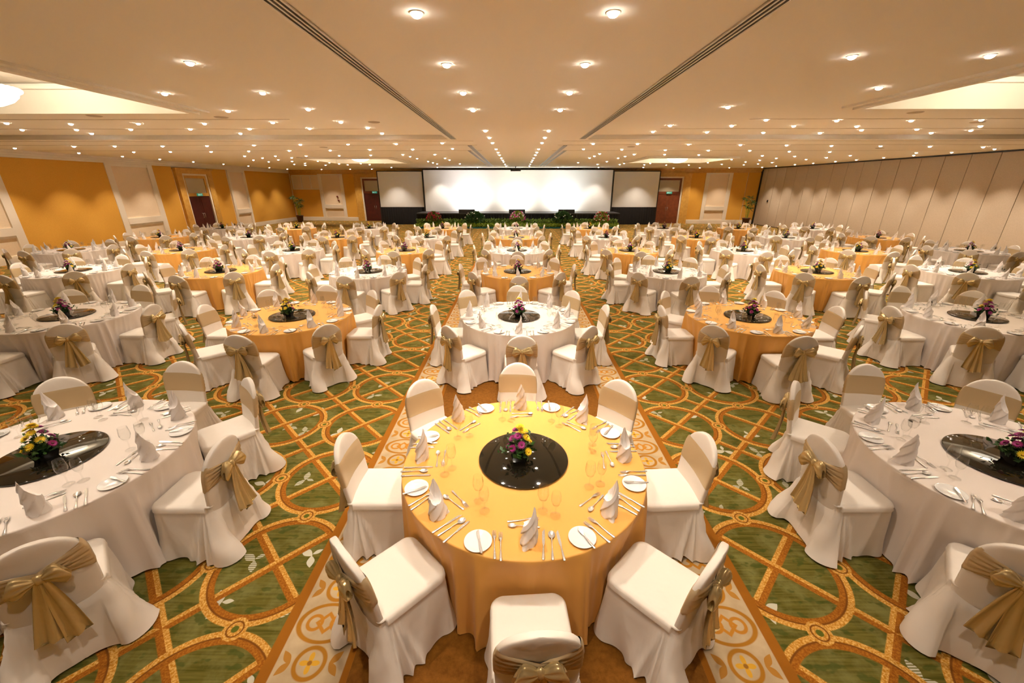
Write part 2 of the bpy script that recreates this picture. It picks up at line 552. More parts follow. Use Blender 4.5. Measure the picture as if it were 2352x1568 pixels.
for y, z in ((13.15, ZC), (14.35, ZC), (16.5, ZC)):
    for s in (-1, 1):
        ceiling_strip(min(CX + s * 1.3, CX + s * 17.9), max(CX + s * 1.3, CX + s * 17.9), y, z, 0.03, 0.006)
for s in (-1, 1):
    ceiling_strip(min(CX + s * 5.0, CX + s * 17.9), max(CX + s * 5.0, CX + s * 17.9), 9.9, ZB, 0.04, 0.006)
    ceiling_strip(min(CX + s * 3.6, CX + s * 17.9), max(CX + s * 3.6, CX + s * 17.9), 11.45, ZB, 0.04, 0.006)

# ---- left wall
wl = MB(); wl.box(XL - 0.25, XL, YF - 0.3, 37.0, 0, ZC + 0.15)
wall_left = struct('wall_left', wl, M['beige'])
mb = MB()
for y0, y1 in ((YF, 11.0), (15.55, 19.68), (22.24, 23.50), (26.2, 27.85), (29.75, 35.7)):
    mb.box(XL, XL + 0.03, y0, y1, 0.28, 3.68)
struct('wall_panel', mb, M['gold_wall'], wall_left)
# cream pilaster frames: two uprights, dado rail and head
for y0, y1 in ((11.2, 15.55), (19.68, 22.24), (27.95, 29.75)):
    mb = MB()
    w = 0.30 if y1 - y0 > 2 else 0.2
    mb.box(XL, XL + 0.06, y0, y0 + w, 0.28, 3.68); mb.box(XL, XL + 0.06, y1 - w, y1, 0.28, 3.68)
    mb.box(XL, XL + 0.045, y0 + w, y1 - w, 3.56, 3.68)
    mb.box(XL, XL + 0.08, y0 + w, y1 - w, 0.98, 1.26)
    mb.box(XL, XL + 0.05, y0 + w, y1 - w, 0.90, 0.98)
    struct('trim_%d' % tn, mb, M['cream']); tn += 1
mb = MB()
for a, b_ in ((YF, 23.55), (26.85, 35.7)):
    mb.box(XL, XL + 0.05, a, b_, 0, 0.24); mb.box(XL, XL + 0.035, a, b_, 0.24, 0.28)
struct('baseboard_left', mb, M['cream'])
mb = MB()
for k, (d, z0, z1) in enumerate(((0.10, 3.68, 3.76), (0.17, 3.76, 3.84), (0.26, 3.84, 3.93))):
    mb.box(XL, XL + d, YF, 35.8, z0, z1)
mb.box(XL, XL + 0.26, YF, BY, 3.93, ZB)
struct('trim_%d' % tn, mb, M['cream']); tn += 1

# ---- right wall: folding partition of tall panels
mb = MB(); mb.box(XR + 0.03, XR + 0.25, YF - 0.3, 36.0, 0, ZC + 0.15, 1)
y = -6.6
while y < 32.0:
    mb.box(XR, XR + 0.035, y + 0.012, min(y + 1.055 - 0.012, 32.0), 0.04, 3.88, 0)
    y += 1.055
mb.box(XR - 0.03, XR + 0.04, YF, 32.05, 3.87, ZC, 2)
mb.box(XR - 0.012, XR + 0.04, YF, 32.05, 0.0, 0.045, 2)
mb.box(XR - 0.06, XR + 0.04, 31.95, 32.2, 0, ZC, 2)
struct('wall_right', mb, [M['panel_grey'], M['seam'], M['metal_black']])
mb = MB(); mb.box(XR - 0.05, XR, 30.62, 30.70, 1.62, 1.78)
mb.box(XR - 0.07, XR - 0.05, 30.64, 30.68, 1.66, 1.74)
tag(mb.build('latch', M['metal_black']), 'small black latch on the folding wall beside the far corner', 'latch')

# ---- wall behind the camera
mb = MB(); mb.box(XL - 0.3, XR + 0.3, YF - 0.25, YF, 0, ZB + 0.1)
struct('wall_front', mb, M['beige'])

# ---- back wall (slightly skewed), local x along the wall, local -y into the room
BWO = (-0.2, 33.85, 0)
BWR = -math.atan(0.0955)
def bw(name, mb, mats, parent=None, kind=True):
    o = mb.build(name, mats, parent)
    if parent is None:
        o.location = BWO; o.rotation_euler = (0, 0, BWR)
        if kind: o['kind'] = 'structure'
    return o
def lx(x): return (x + 0.2) / math.cos(BWR)
def bbox(mb, x0, x1, d0, d1, z0, z1, mi=0): mb.box(lx(x0), lx(x1), -d1, -d0, z0, z1, mi)

mb = MB(); bbox(mb, XL - 0.3, XR + 0.3, -0.25, 0, 0, ZC + 0.15)
wall_back = bw('wall_back', mb, M['beige'])
mb = MB()
for x0, x1 in ((-18.4, -16.0), (-13.95, -13.05), (13.2, 14.2), (16.1, 17.15), (17.2, 18.05)):
    bbox(mb, x0, x1, 0, 0.03, 0.28, 3.62)
bbox(mb, -9.9, 10.1, 0, 0.02, 0.28, 3.62)
bw('wall_panel', mb, M['gold_wall'], wall_back)
# clerestory niche in the left corner
mb = MB()
bbox(mb, -18.3, -15.9, 0.03, 0.04, 2.5, 3.5, 0)
bbox(mb, -18.3, -15.9, 0.03, 0.10, 2.44, 2.52, 1); bbox(mb, -18.3, -15.9, 0.03, 0.08, 3.48, 3.56, 1)
for x in (-18.28, -17.5, -16.72, -15.95):
    bbox(mb, x - 0.045, x + 0.045, 0.03, 0.08, 2.52, 3.48, 1)
bw('trim_%d' % tn, mb, [M['beige'], M['cream']]); tn += 1
for x0, x1 in ((-16.05, -13.95), (14.2, 16.1)):
    mb = MB(); w = 0.27
    bbox(mb, x0, x0 + w, 0, 0.07, 0.28, 3.62); bbox(mb, x1 - w, x1, 0, 0.07, 0.28, 3.62)
    bbox(mb, x0 + w, x1 - w, 0, 0.09, 0.98, 1.27); bbox(mb, x0 + w, x1 - w, 0, 0.05, 0.90, 0.98)
    bbox(mb, x0 + w, x1 - w, 0, 0.05, 3.52, 3.62)
    bw('trim_%d' % tn, mb, M['cream']); tn += 1
mb = MB()
for x0, x1 in ((-18.4, -12.95), (13.1, 18.0)):
    bbox(mb, x0, x1, 0, 0.10, 0, 0.24); bbox(mb, x0, x1, 0, 0.08, 0.24, 0.30)
bw('baseboard_back', mb, M['cream'])
mb = MB()
for d, z0, z1 in ((0.10, 3.62, 3.70), (0.2, 3.70, 3.82), (0.32, 3.82, ZC)):
    bbox(mb, -18.4, 18.0, 0, d, z0, z1)
bw('trim_%d' % tn, mb, M['wood_gold']); tn += 1
for x, z, nm in ((-14.62, 1.90, 'upper'), (-14.55, 1.62, 'lower')):
    mb = MB(); mb.lathe([(0.0, 0.035), (0.055, 0.03), (0.075, 0.0)], 16)
    o = mb.build('fire_alarm', M['red'])
    o.location = (x, back_y(x) - 0.06, z); o.rotation_euler = (PI / 2, 0, 0)
    tag(o, 'dark red round fire alarm on cream panel, %s of the two' % nm, 'fire alarm')


def door(n, xa, xb, surround, leafmat, place, dark=False):
    """surround, white architrave, transom pane, two leaves; local x0..x1"""
    mb = MB()
    x0, x1 = xa, xb
    so = surround
    def B(m_, a0, a1, d0, d1, z0, z1, mi=0): m_.box(a0, a1, -d1, -d0, z0, z1, mi)
    frame = MB()
    B(frame, x0 - so, x0 - 0.13, 0, 0.16, 0, 3.62); B(frame, x1 + 0.13, x1 + so, 0, 0.16, 0, 3.62)
    B(frame, x0 - 0.13, x1 + 0.13, 0, 0.16, 3.36, 3.62)
    B(frame, x0 - so - 0.05, x1 + so + 0.05, 0, 0.22, 3.55, 3.64)
    d = frame.build('door_%d' % n, M['wood_gold']); d['kind'] = 'structure'
    arch = MB()
    B(arch, x0 - 0.13, x0 - 0.02, 0, 0.12, 0, 3.36); B(arch, x1 + 0.02, x1 + 0.13, 0, 0.12, 0, 3.36)
    B(arch, x0 - 0.02, x1 + 0.02, 0, 0.12, 3.26, 3.36)
    arch.build('architrave', M['cream'], d)
    fr = MB()
    B(fr, x0 - 0.02, x0 + 0.1, 0, 0.07, 2.15, 3.26); B(fr, x1 - 0.1, x1 + 0.02, 0, 0.07, 2.15, 3.26)
    B(fr, x0 + 0.1, x1 - 0.1, 0, 0.07, 3.12, 3.26); B(fr, x0 + 0.1, x1 - 0.1, 0, 0.07, 2.15, 2.32)
    fr.build('transom_frame', M['wood_red'] if not dark else M['wood_gold'], d)
    pn = MB(); B(pn, x0 + 0.1, x1 - 0.1, 0.01, 0.03, 2.32, 3.12)
    pn.build('transom_pane', M['glow_window'], d)
    xm = (x0 + x1) / 2
    for s in (0, 1):
        a0, a1 = (x0 - 0.02, xm - 0.006) if s == 0 else (xm + 0.006, x1 + 0.02)
        lf = MB(); B(lf, a0, a1, 0.0, 0.045, 0.02, 2.15)
        for z0, z1 in ((0.2, 0.95), (1.1, 1.98)):
            B(lf, a0 + 0.12, a1 - 0.12, 0.045, 0.055, z0, z1)
        L_ = lf.build('door_leaf', M[leafmat], d)
        h = MB(); hx = xm + (-0.07 if s == 0 else 0.07)
        h.tube([(hx, -0.05, 0.95), (hx, -0.10, 0.95), (hx, -0.10, 1.2), (hx, -0.05, 1.2)], 0.012, 6)
        h.build('door_handle', M['steel'], L_)
    d.location, d.rotation_euler = place
    return d


BP = ((BWO[0], BWO[1], 0), (0, 0, BWR))
door(1, lx(-12.3), lx(-10.55), 0.68, 'wood_dark', BP, False)
door(2, lx(10.78), lx(12.5), 0.68, 'wood_red', BP)
door(3, 0, 1.68, 0.55, 'wood_dark', ((XL, 24.12, 0), (0, 0, PI / 2)), True)


def exit_sign(loc, rz, label):
    e = empty('exit_sign', loc, rz)
    tag(e, label, 'exit sign', 'green exit signs over the doors')
    m_ = MB(); m_.box(-0.2, 0.2, -0.05, 0, -0.075, 0.075); m_.build('housing', M['exit_green'], e)
    t = MB()
    def bar(x0, x1, z0, z1): t.box(x0, x1, -0.056, -0.049, z0, z1)
    def letter(ch, x):
        w, h = 0.05, 0.04
        if ch == 'E':
            bar(x, x + 0.012, -h, h)
            for z in (-h, -0.006, h - 0.012): bar(x, x + w, z, z + 0.012)
        if ch == 'X':
            for s in (-1, 1):
                t.add([(x, -0.056, s * h), (x + 0.014, -0.056, s * h), (x + w, -0.056, -s * h), (x + w - 0.014, -0.056, -s * h)], [(0, 1, 2, 3)], 0, False)
        if ch == 'I': bar(x + 0.019, x + 0.031, -h, h)
        if ch == 'T': bar(x, x + w, h - 0.012, h); bar(x + 0.019, x + 0.031, -h, h)
    for k, ch in enumerate('EXIT'): letter(ch, -0.145 + k * 0.075)
    t.build('lettering', M['exit_white'], e)


exit_sign((-11.38, back_y(-11.38) - 0.08, 2.235), BWR, 'green exit sign above the dark door left of the stage')
exit_sign((11.69, back_y(11.69) - 0.08, 2.235), BWR, 'green exit sign above the red wood doors right of the stage')
exit_sign((XL + 0.08, 25.0, 2.235), PI / 2, 'green exit sign above the dark door in the gold side wall')
mb = MB(); mb.box(XL + 0.05, XL + 0.062, 24.02, 24.14, 0.02, 0.85); mb.box(XL + 0.05, XL + 0.06, 24.02, 24.05, 0.85, 2.14)
tag(mb.build('daylight_slit', M['daylight']), 'narrow strip of white daylight at the edge of the dark side door', 'door gap')

# ------------------------------------------------------------------ recessed downlights
ORD = ['', 'first', 'second', 'third', 'fourth', 'fifth', 'sixth', 'seventh', 'eighth', 'ninth', 'tenth', 'eleventh', 'twelfth', 'thirteenth', 'fourteenth', 'fifteenth', 'sixteenth', 'seventeenth', 'eighteenth', 'nineteenth', 'twentieth']
CENTRE_Y = [3.78, 5.17, 6.58, 7.95, 10.75, 12.2, 13.6, 15.8, 17.3, 18.7, 20.6, 22.3, 23.8, 26.2, 28.5]
LEFT = [(-3.83, 5.58), (-5.48, 7.24), (-3.92, 7.2), (-5.51, 8.78), (-3.89, 8.62), (-7.18, 10.46), (-5.5, 10.29), (-3.93, 10.24), (-8.71, 10.45), (-10.33, 10.5), (-11.67, 10.36),
        (-3.65, 11.2), (-5.14, 11.3), (-6.68, 11.35), (-8.22, 11.4), (-9.78, 11.45), (-11.22, 11.5), (-12.62, 11.5), (-3.63, 12.3), (-7.52, 12.3), (-11.62, 12.3)]
RIGHT = [(3.77, 5.38), (5.27, 5.35), (5.36, 6.92), (3.89, 8.44), (5.47, 9.97), (7.1, 10.1), (8.74, 10.11), (10.17, 10.01), (3.7, 10.85), (5.19, 10.9), (6.7, 10.95), (8.25, 11.0), (11.21, 11.0),
         (3.66, 12.0), (5.13, 12.1), (6.69, 12.2), (8.28, 12.3), (11.28, 12.3), (8.92, 11.7), (11.82, 11.8), (10.2, 11.55)]
REAR_L = [(-2.22, 13.64), (-3.69, 13.87), (-5.24, 14.0), (-6.79, 14.1), (-8.39, 14.3), (-10.05, 14.5), (-11.59, 14.6), (-13.17, 14.6), (-14.62, 14.7), (-2.19, 15.61), (-3.65, 15.87), (-5.22, 16.0), (-6.79, 16.3), (-8.35, 16.4), (-9.98, 16.6), (-11.61, 16.9), (-13.17, 16.9), (-14.67, 17.0),
          (-3.33, 18.39), (-4.67, 18.44), (-6.11, 18.74), (-7.56, 19.0), (-9.08, 19.2), (-10.45, 19.25), (-11.82, 19.29), (-4.64, 19.57), (-10.3, 20.34), (-11.76, 20.52), (-3.27, 20.71), (-4.64, 20.94), (-11.75, 21.85), (-3.27, 22.07), (-13.16, 22.13), (-10.29, 22.96), (-11.76, 23.19), (-4.59, 23.3), (-13.23, 23.6),
          (-10.33, 24.45), (-4.58, 24.58), (-5.98, 24.7), (-12.01, 25.1), (-7.4, 25.0), (-8.88, 25.3), (-3.21, 25.66), (-10.31, 25.73), (-4.56, 25.77), (-13.19, 26.22), (-8.8, 26.6), (-10.26, 26.92), (-11.77, 27.25), (-13.13, 27.46), (-17.3, 13.2), (-17.3, 15.3), (-17.3, 17.5), (-17.3, 19.4), (-17.3, 21.4), (-17.3, 23.6), (-17.3, 26.0), (-17.3, 28.4), (-17.3, 30.8), (-17.3, 33.2), (-15.0, 33.9), (-12.7, 33.7), (-10.9, 33.3), (-8.6, 30.5), (-5.4, 30.5), (-2.6, 30.5)]
REAR_R = [(2.42, 13.86), (3.8, 13.9), (5.46, 14.1), (7.19, 14.3), (8.72, 14.4), (10.3, 14.6), (11.97, 14.7), (13.77, 14.9), (15.74, 15.1), (2.43, 15.8), (3.82, 15.94), (5.46, 16.2), (7.11, 16.4), (8.68, 16.5), (10.39, 16.9), (12.06, 17.1), (15.81, 17.6), (3.44, 18.03), (4.91, 18.3), (6.21, 18.44), (7.72, 18.66), (14.33, 19.03), (10.67, 19.18), (3.47, 19.38), (4.85, 19.53), (12.33, 19.6),
          (14.36, 20.48), (3.48, 20.63), (4.83, 20.72), (12.27, 20.84), (14.28, 21.76), (10.66, 21.8), (12.39, 22.41), (4.89, 23.51), (12.46, 23.89), (7.75, 24.0), (6.29, 24.3), (14.27, 24.54), (3.52, 24.56), (10.74, 24.59), (6.29, 25.4), (7.76, 25.3), (14.26, 25.91), (12.33, 26.3), (4.95, 26.39), (6.33, 26.6), (7.91, 26.91), (9.32, 27.15), (10.72, 27.17), (14.05, 27.1),
          (17.0, 13.0), (17.0, 14.4), (17.0, 15.9), (17.0, 17.4), (17.0, 19.0), (17.0, 20.5), (17.0, 22.1), (17.0, 23.5), (17.0, 25.2), (17.0, 26.8), (17.0, 28.7), (17.0, 30.3), (15.2, 31.2), (13.2, 31.4), (11.4, 31.6), (8.9, 30.5), (5.8, 30.5), (3.0, 30.5)]
HIDDEN = [(x, y_) for y_ in (2.4, 0.6, -2.4) for x in (-0.75, 0.75, -4.2, 4.2, -8.0, 8.0)]
HIDDEN += [(-13.0, 5.6), (-13.0, 8.6), (-16.0, 11.0), (-16, 8.0), (13.0, 5.6), (13.0, 8.6), (16.2, 8.0), (16.2, 10.5), (-4.0, 4.0), (-12.5, 1.5), (12.5, 1.5)]

spot = bpy.data.lights.new('downlight_beam', 'SPOT')
spot.energy = SPOT_W; spot.color = SPOT_COLOR
spot.spot_size = R(98); spot.spot_blend = 0.8; spot.shadow_soft_size = 0.05
wallbeam = spot.copy(); wallbeam.name = 'wall_beam'; wallbeam.energy = SPOT_W * 1.9; wallbeam.spot_size = R(88); wallbeam.spot_blend = 0.7
accent = spot.copy(); accent.name = 'accent_beam'; accent.energy = SPOT_W * 2.0; accent.spot_size = R(76); accent.spot_blend = 1.0
ringm = MB(); ringm.lathe([(0.042, -0.003), (0.047, -0.008), (0.058, -0.004), (0.061, 0.0)], 20)
ring_me = ringm.mesh('downlight', M['ring'])
lensm = MB()
lensm.lathe([(0.042, 0.0), (0.042, -0.010), (0.038, -0.021), (0.028, -0.030), (0.014, -0.035), (0.001, -0.037)], 18)
lens_me = lensm.mesh('lens', M['lens'])


def downlight(x, y_, z, label):
    o = obj('downlight', ring_me, None, (x, y_, z))
    tag(o, label, 'ceiling light', 'recessed downlights in the ceiling')
    obj('lens', lens_me, o)
    l = bpy.data.objects.new('lamp', wallbeam if abs(x) > 16.8 or y_ > 30.2 else (accent if abs(y_ - 3.78) < 0.01 else spot)); C.objects.link(l); l.parent = o; l.location = (0, 0, -0.06)


for k, y_ in enumerate(CENTRE_Y):
    for s, nm in ((-0.785, 'left'), (0.72, 'right')):
        downlight(s + y_ * 0.0075, y_, ZC, 'recessed downlight over the central aisle, %s of the %s pair from the camera' % (nm, ORD[k + 1]))


def bay_lights(pts, side, z, where):
    pts = sorted(pts, key=lambda p: p[1])
    rows, cur = [], [pts[0]]
    for p in pts[1:]:
        if p[1] - cur[0][1] > 1.0: rows.append(cur); cur = [p]
        else: cur.append(p)
    rows.append(cur)
    for i, r in enumerate(rows):
        for j, (x, y_) in enumerate(sorted(r, key=lambda p: abs(p[0]))):
            downlight(x, y_, z, 'recessed downlight, %s bay on the %s, %s row back, %s from aisle' % (where, side, ORD[i + 1], ORD[j + 1]))


bay_lights(LEFT, 'left', ZB, 'raised front'); bay_lights(RIGHT, 'right', ZB, 'raised front')
bay_lights(REAR_L, 'left', ZC, 'rear'); bay_lights(REAR_R, 'right', ZC, 'rear')
for x, y_ in HIDDEN:          # lamps of the same ceiling above and behind the camera
    l = bpy.data.objects.new('lamp', spot); C.objects.link(l); l.location = (x, y_, 3.88)

# glass bowl lamps in the coffers
bp = bpy.data.lights.new('bowl_lamp', 'POINT'); bp.energy = BOWL_W; bp.color = (1.0, 0.86, 0.66); bp.shadow_soft_size = 0.3
for x, y_, z, lab in ((-7.95, 6.75, 3.81, 'large lit glass bowl lamp in the front left ceiling recess'), (8.12, 6.3, 3.81, 'large lit glass bowl lamp in the front right ceiling recess'),
                      (-7.75, 22.1, 3.86, 'lit glass bowl lamp in the far ceiling recess left of the stage'), (8.0, 21.8, 3.78, 'lit glass bowl lamp in the far ceiling recess right of the stage')):
    e = empty('bowl_lamp', (x, y_, z)); tag(e, lab, 'ceiling lamp', 'glass bowl lamps in the ceiling recesses')
    m_ = MB()
    prof = [(0.02, -0.02), (0.15, -0.012), (0.28, 0.02), (0.40, 0.08), (0.47, 0.15), (0.50, 0.23)]
    m_.lathe(prof, 40); m_.build('glass_bowl', M['bowl'], e)
    m_ = MB()
    for k in range(40): m_.ball((0.5 * math.cos(2 * PI * k / 40), 0.5 * math.sin(2 * PI * k / 40), 0.235), 0.035, 0.035, 0.03, 5, 8)
    m_.build('beaded_rim', M['bowl'], e)
    m_ = MB(); m_.tube([(0, 0, -0.05), (0, 0, 0.0)], [0.012, 0.03], 8); m_.tube([(0, 0, 0), (0, 0, (4.48 if y_ < 10 else 4.36) - z)], 0.012, 8)
    m_.build('stem', M['alu'], e)
    l = bpy.data.objects.new('lamp', bp); C.objects.link(l); l.parent = e; l.location = (0, 0, 0.30)

for k, (x, y_, z) in enumerate(((-6.2, 9.6, ZB), (-3.2, 10.3, ZB), (-8.7, 9.4, ZB), (7.9, 9.1, ZB), (10.5, 10.4, ZB), (3.9, 15.0, ZC), (-6.5, 15.1, ZC), (12.7, 15.6, ZC))):
    m_ = MB(); m_.lathe([(0.0, -0.012), (0.11, -0.012), (0.13, -0.004), (0.135, 0)], 24)
    o = m_.build('ceiling_speaker', M['vent']); o.location = (x, y_, z)
    tag(o, 'flat round ceiling speaker in the %s bay, %s from the camera' % ('left' if x < 0 else 'right', ORD[1 + [q for q in ((0, 1, 2, 6) if x < 0 else (3, 4, 5, 7))].index(k)]), 'ceiling speaker', 'round ceiling speakers')

# ------------------------------------------------------------------ stage end
st = empty('stage', (0.2, 30.4, 0)); tag(st, 'low black stage in front of the big white screen', 'stage')
m_ = MB(); m_.box(-7.05, 7.1, -1.1, 1.05, 0.88, 0.95)
for k in range(1, 6): m_.box(-7.05 + k * 2.36 - 0.006, -7.05 + k * 2.36 + 0.006, -1.1, 1.05, 0.95, 0.952)
m_.build('deck', M['black_deck'], st)
m_ = MB(); n = 420
P = []
for z in (0.0, 0.88):
    P.append([(-7.05 + 14.15 * i / n, -1.08 + 0.015 * math.sin(i * 1.1), z) for i in range(n + 1)])
m_.grid(P); m_.box(-7.05, -7.02, -1.08, 1.0, 0, 0.88); m_.box(7.07, 7.1, -1.08, 1.0, 0, 0.88)
m_.build('skirt', M['black'], st)

bs = empty('projection_screen', (0.2, 31.42, 0)); tag(bs, 'very wide white backdrop screen across the back of the stage', 'screen')
m_ = MB(); m_.box(-6.8, 6.85, -0.02, 0.02, 0.955, 3.78); m_.build('screen_cloth', M['screen'], bs)
m_ = MB(); m_.box(-6.87, -6.8, -0.03, 0.03, 0.955, 3.8); m_.box(6.85, 6.92, -0.03, 0.03, 0.955, 3.8); m_.box(-6.87, 6.92, -0.03, 0.03, 3.78, 3.82)
m_.build('frame', M['metal_black'], bs)
for x0, x1, lab in ((-9.98, -6.75, 'white framed projection screen with black skirt, left of the stage'), (7.2, 10.48, 'white framed projection screen with black skirt, right of the stage')):
    e = empty('projection_screen', ((x0 + x1) / 2, 31.6, 0)); tag(e, lab, 'screen', 'side projection screens')
    w = (x1 - x0) / 2
    m_ = MB(); m_.box(-w, w, -0.01, 0.01, 1.25, 3.68); m_.build('screen_cloth', M['screen'], e)
    m_ = MB(); m_.box(-w - 0.06, -w, -0.03, 0.03, 0, 3.74); m_.box(w, w + 0.06, -0.03, 0.03, 0, 3.74); m_.box(-w, w, -0.03, 0.03, 3.68, 3.74)
    m_.build('frame', M['metal_black'], e)
    m_ = MB()
    m_.grid([[(-w + 2 * w * i / 90, -0.03 + 0.012 * math.sin(i * 1.3), z) for i in range(91)] for z in (0.01, 1.25)])
    m_.build('skirt', M['black'], e)

washcol = ((1.0, 0.97, 0.98), (1.0, 0.95, 0.80), (0.93, 1.0, 0.97))
for k, (x, nm) in enumerate(((-3.35, 'left'), (0.15, 'middle'), (3.6, 'right'))):
    e = empty('stage_wash_light', (x, 29.6, 0.952)); tag(e, 'black wedge wash light on the stage front, %s of three' % nm, 'stage light', 'wash lights on the stage')
    m_ = MB()
    v = [(-0.56, -0.2, 0), (0.56, -0.2, 0), (0.56, 0.22, 0), (-0.56, 0.22, 0), (-0.56, -0.16, 0.24), (0.56, -0.16, 0.24), (0.56, 0.12, 0.14), (-0.56, 0.12, 0.14)]
    m_.add(v, [(3, 2, 1, 0), (4, 5, 6, 7), (0, 1, 5, 4), (1, 2, 6, 5), (2, 3, 7, 6), (3, 0, 4, 7)], 0, False)
    m_.build('housing', M['metal_black'], e)
    m_ = MB(); m_.add([(-0.5, 0.20, 0.03), (0.5, 0.20, 0.03), (0.5, 0.135, 0.12), (-0.5, 0.135, 0.12)], [(0, 1, 2, 3)], 0, False)
    m_.build('lens', M['lens'], e)
    ld = bpy.data.lights.new('wash_beam', 'SPOT'); ld.energy = WASH_W; ld.color = washcol[k]; ld.spot_size = R(125); ld.spot_blend = 1.0; ld.shadow_soft_size = 0.15
    l = bpy.data.objects.new('lamp', ld); C.objects.link(l); l.parent = e; l.location = (0, 0.25, 0.2)
    l.rotation_euler = (R(128), 0, 0)

pj = empty('projector', (0.05, 29.2, ZC)); tag(pj, 'small black projector hung from the ceiling before the stage', 'projector')
m_ = MB(); m_.box(-0.34, 0.34, -0.25, 0.25, -0.30, -0.10); m_.build('body', M['metal_black'], pj)
m_ = MB(); m_.tube([(0, 0, -0.10), (0, 0, 0)], 0.03, 8); m_.build('mount', M['metal_black'], pj)


# ------------------------------------------------------------------ plants
def leaf_cloud(n, fx, size, rnd, mb, mat=0, up=0.3):
    """n small pointed leaves at points from fx()"""
    for _ in range(n):
        p = np.array(fx())
        d = np.array([rnd.uniform(-1, 1), rnd.uniform(-1, 1), rnd.uniform(-0.4, 1) * 0.9 + up]); d /= np.linalg.norm(d)
        a = np.cross(d, [rnd.uniform(-1, 1), rnd.uniform(-1, 1), rnd.uniform(-1, 1)]); a /= np.linalg.norm(a) + 1e-9
        b_ = np.cross(d, a)
        L_ = size * rnd.uniform(0.7, 1.3); w = L_ * 0.28
        mb.add([p, p + d * L_ * 0.5 + a * w + b_ * w * 0.4, p + d * L_, p + d * L_ * 0.5 - a * w + b_ * w * 0.4], [(0, 1, 2), (0, 2, 3)], mat, True)


rnd = random.Random(3)


def dome(rx, ry, h, z0=0.05):
    def f():
        t = rnd.uniform(0, 2 * PI); u = rnd.random() ** 0.6; zz = rnd.random()
        r_ = math.sqrt(max(0, 1 - zz * zz)) * (0.55 + 0.45 * u)
        return (rx * r_ * math.cos(t), ry * r_ * math.sin(t), z0 + zz * h)
    return f


def shrub(name, x, y_, rx, ry, h, leafm, n, label, cat, group=None, bloom=None, nb=0, size=0.11):
    e = empty(name, (x, y_, 0)); tag(e, label, cat, group)
    m_ = MB(); leaf_cloud(n, dome(rx, ry, h), size, rnd, m_)
    for k in range(5): m_.tube([(rx * 0.3 * math.cos(k * 1.3), ry * 0.3 * math.sin(k * 1.3), 0), (rx * 0.5 * math.cos(k * 1.3), ry * 0.5 * math.sin(k * 1.3), h * 0.7)], 0.012, 5)
    m_.build('foliage', leafm, e)
    if bloom:
        m_ = MB()
        for _ in range(nb):
            t = rnd.uniform(0, 2 * PI); zz = rnd.uniform(0.45, 1.0); r_ = math.sqrt(max(0, 1 - (zz - 0.35) ** 2 * 2)) * 0.85 + 0.05
            c_ = (rx * r_ * math.cos(t), ry * r_ * math.sin(t), 0.05 + zz * h * 1.03)
            m_.ball(c_, 0.045, 0.045, 0.035, 4, 6, rnd.randrange(len(bloom)))
        f_ = m_.build('blossoms', list(bloom), e); f_['kind'] = 'stuff'
    return e


# long low bed along the stage front
hb = empty('planter_hedge', (0.15, 28.75, 0)); tag(hb, 'long low hedge bed with a teal skirt along the stage front', 'hedge')
m_ = MB()
m_.grid([[(-7.0 + 14.0 * i / 200, -0.28 + 0.012 * math.sin(i * 2.1), z) for i in range(201)] for z in (0.0, 0.10)])
m_.build('skirt', M['teal'], hb)
m_ = MB()
leaf_cloud(3600, lambda: (rnd.uniform(-6.95, 6.95), rnd.uniform(-0.30, -0.02), rnd.uniform(0.08, 0.30)), 0.10, rnd, m_)
m_.build('front_foliage', M['hedge_light'], hb)
m_ = MB()
leaf_cloud(5200, lambda: (rnd.uniform(-6.9, 6.9), rnd.uniform(-0.02, 0.40), rnd.uniform(0.10, 0.56)), 0.13, rnd, m_)
m_.build('back_foliage', M['hedge'], hb)
shrub('flowering_shrub', -5.55, 28.85, 0.62, 0.36, 0.98, M['hedge'], 700, 'flowering shrub with crimson blossoms at the left end of the hedge', 'shrub', 'flowering shrubs before the stage', (M['bloom_red'],), 110)
shrub('flowering_shrub', 0.2, 28.85, 0.62, 0.36, 1.02, M['hedge_light'], 700, 'flowering shrub with pink and white blossoms before the stage centre', 'shrub', 'flowering shrubs before the stage', (M['bloom_pink'], M['bloom_white'], M['bloom_pink']), 90)
shrub('flowering_shrub', 5.95, 28.85, 0.62, 0.36, 1.0, M['hedge_light'], 700, 'flowering shrub with crimson and white blossoms at the right end of the hedge', 'shrub', 'flowering shrubs before the stage', (M['bloom_red'], M['bloom_white'], M['bloom_red']), 110)
shrub('fern_shrub', -2.72, 28.95, 0.85, 0.32, 0.98, M['hedge_dark'], 900, 'dark green shrub with tiny white flowers left of the stage centre', 'shrub', 'dark shrubs before the stage', (M['bloom_white'],), 12, 0.14)
shrub('fern_shrub', 3.3, 28.95, 0.85, 0.32, 0.98, M['hedge_dark'], 900, 'dark green shrub with tiny white flowers right of the stage centre', 'shrub', 'dark shrubs before the stage', (M['bloom_white'],), 12, 0.14)


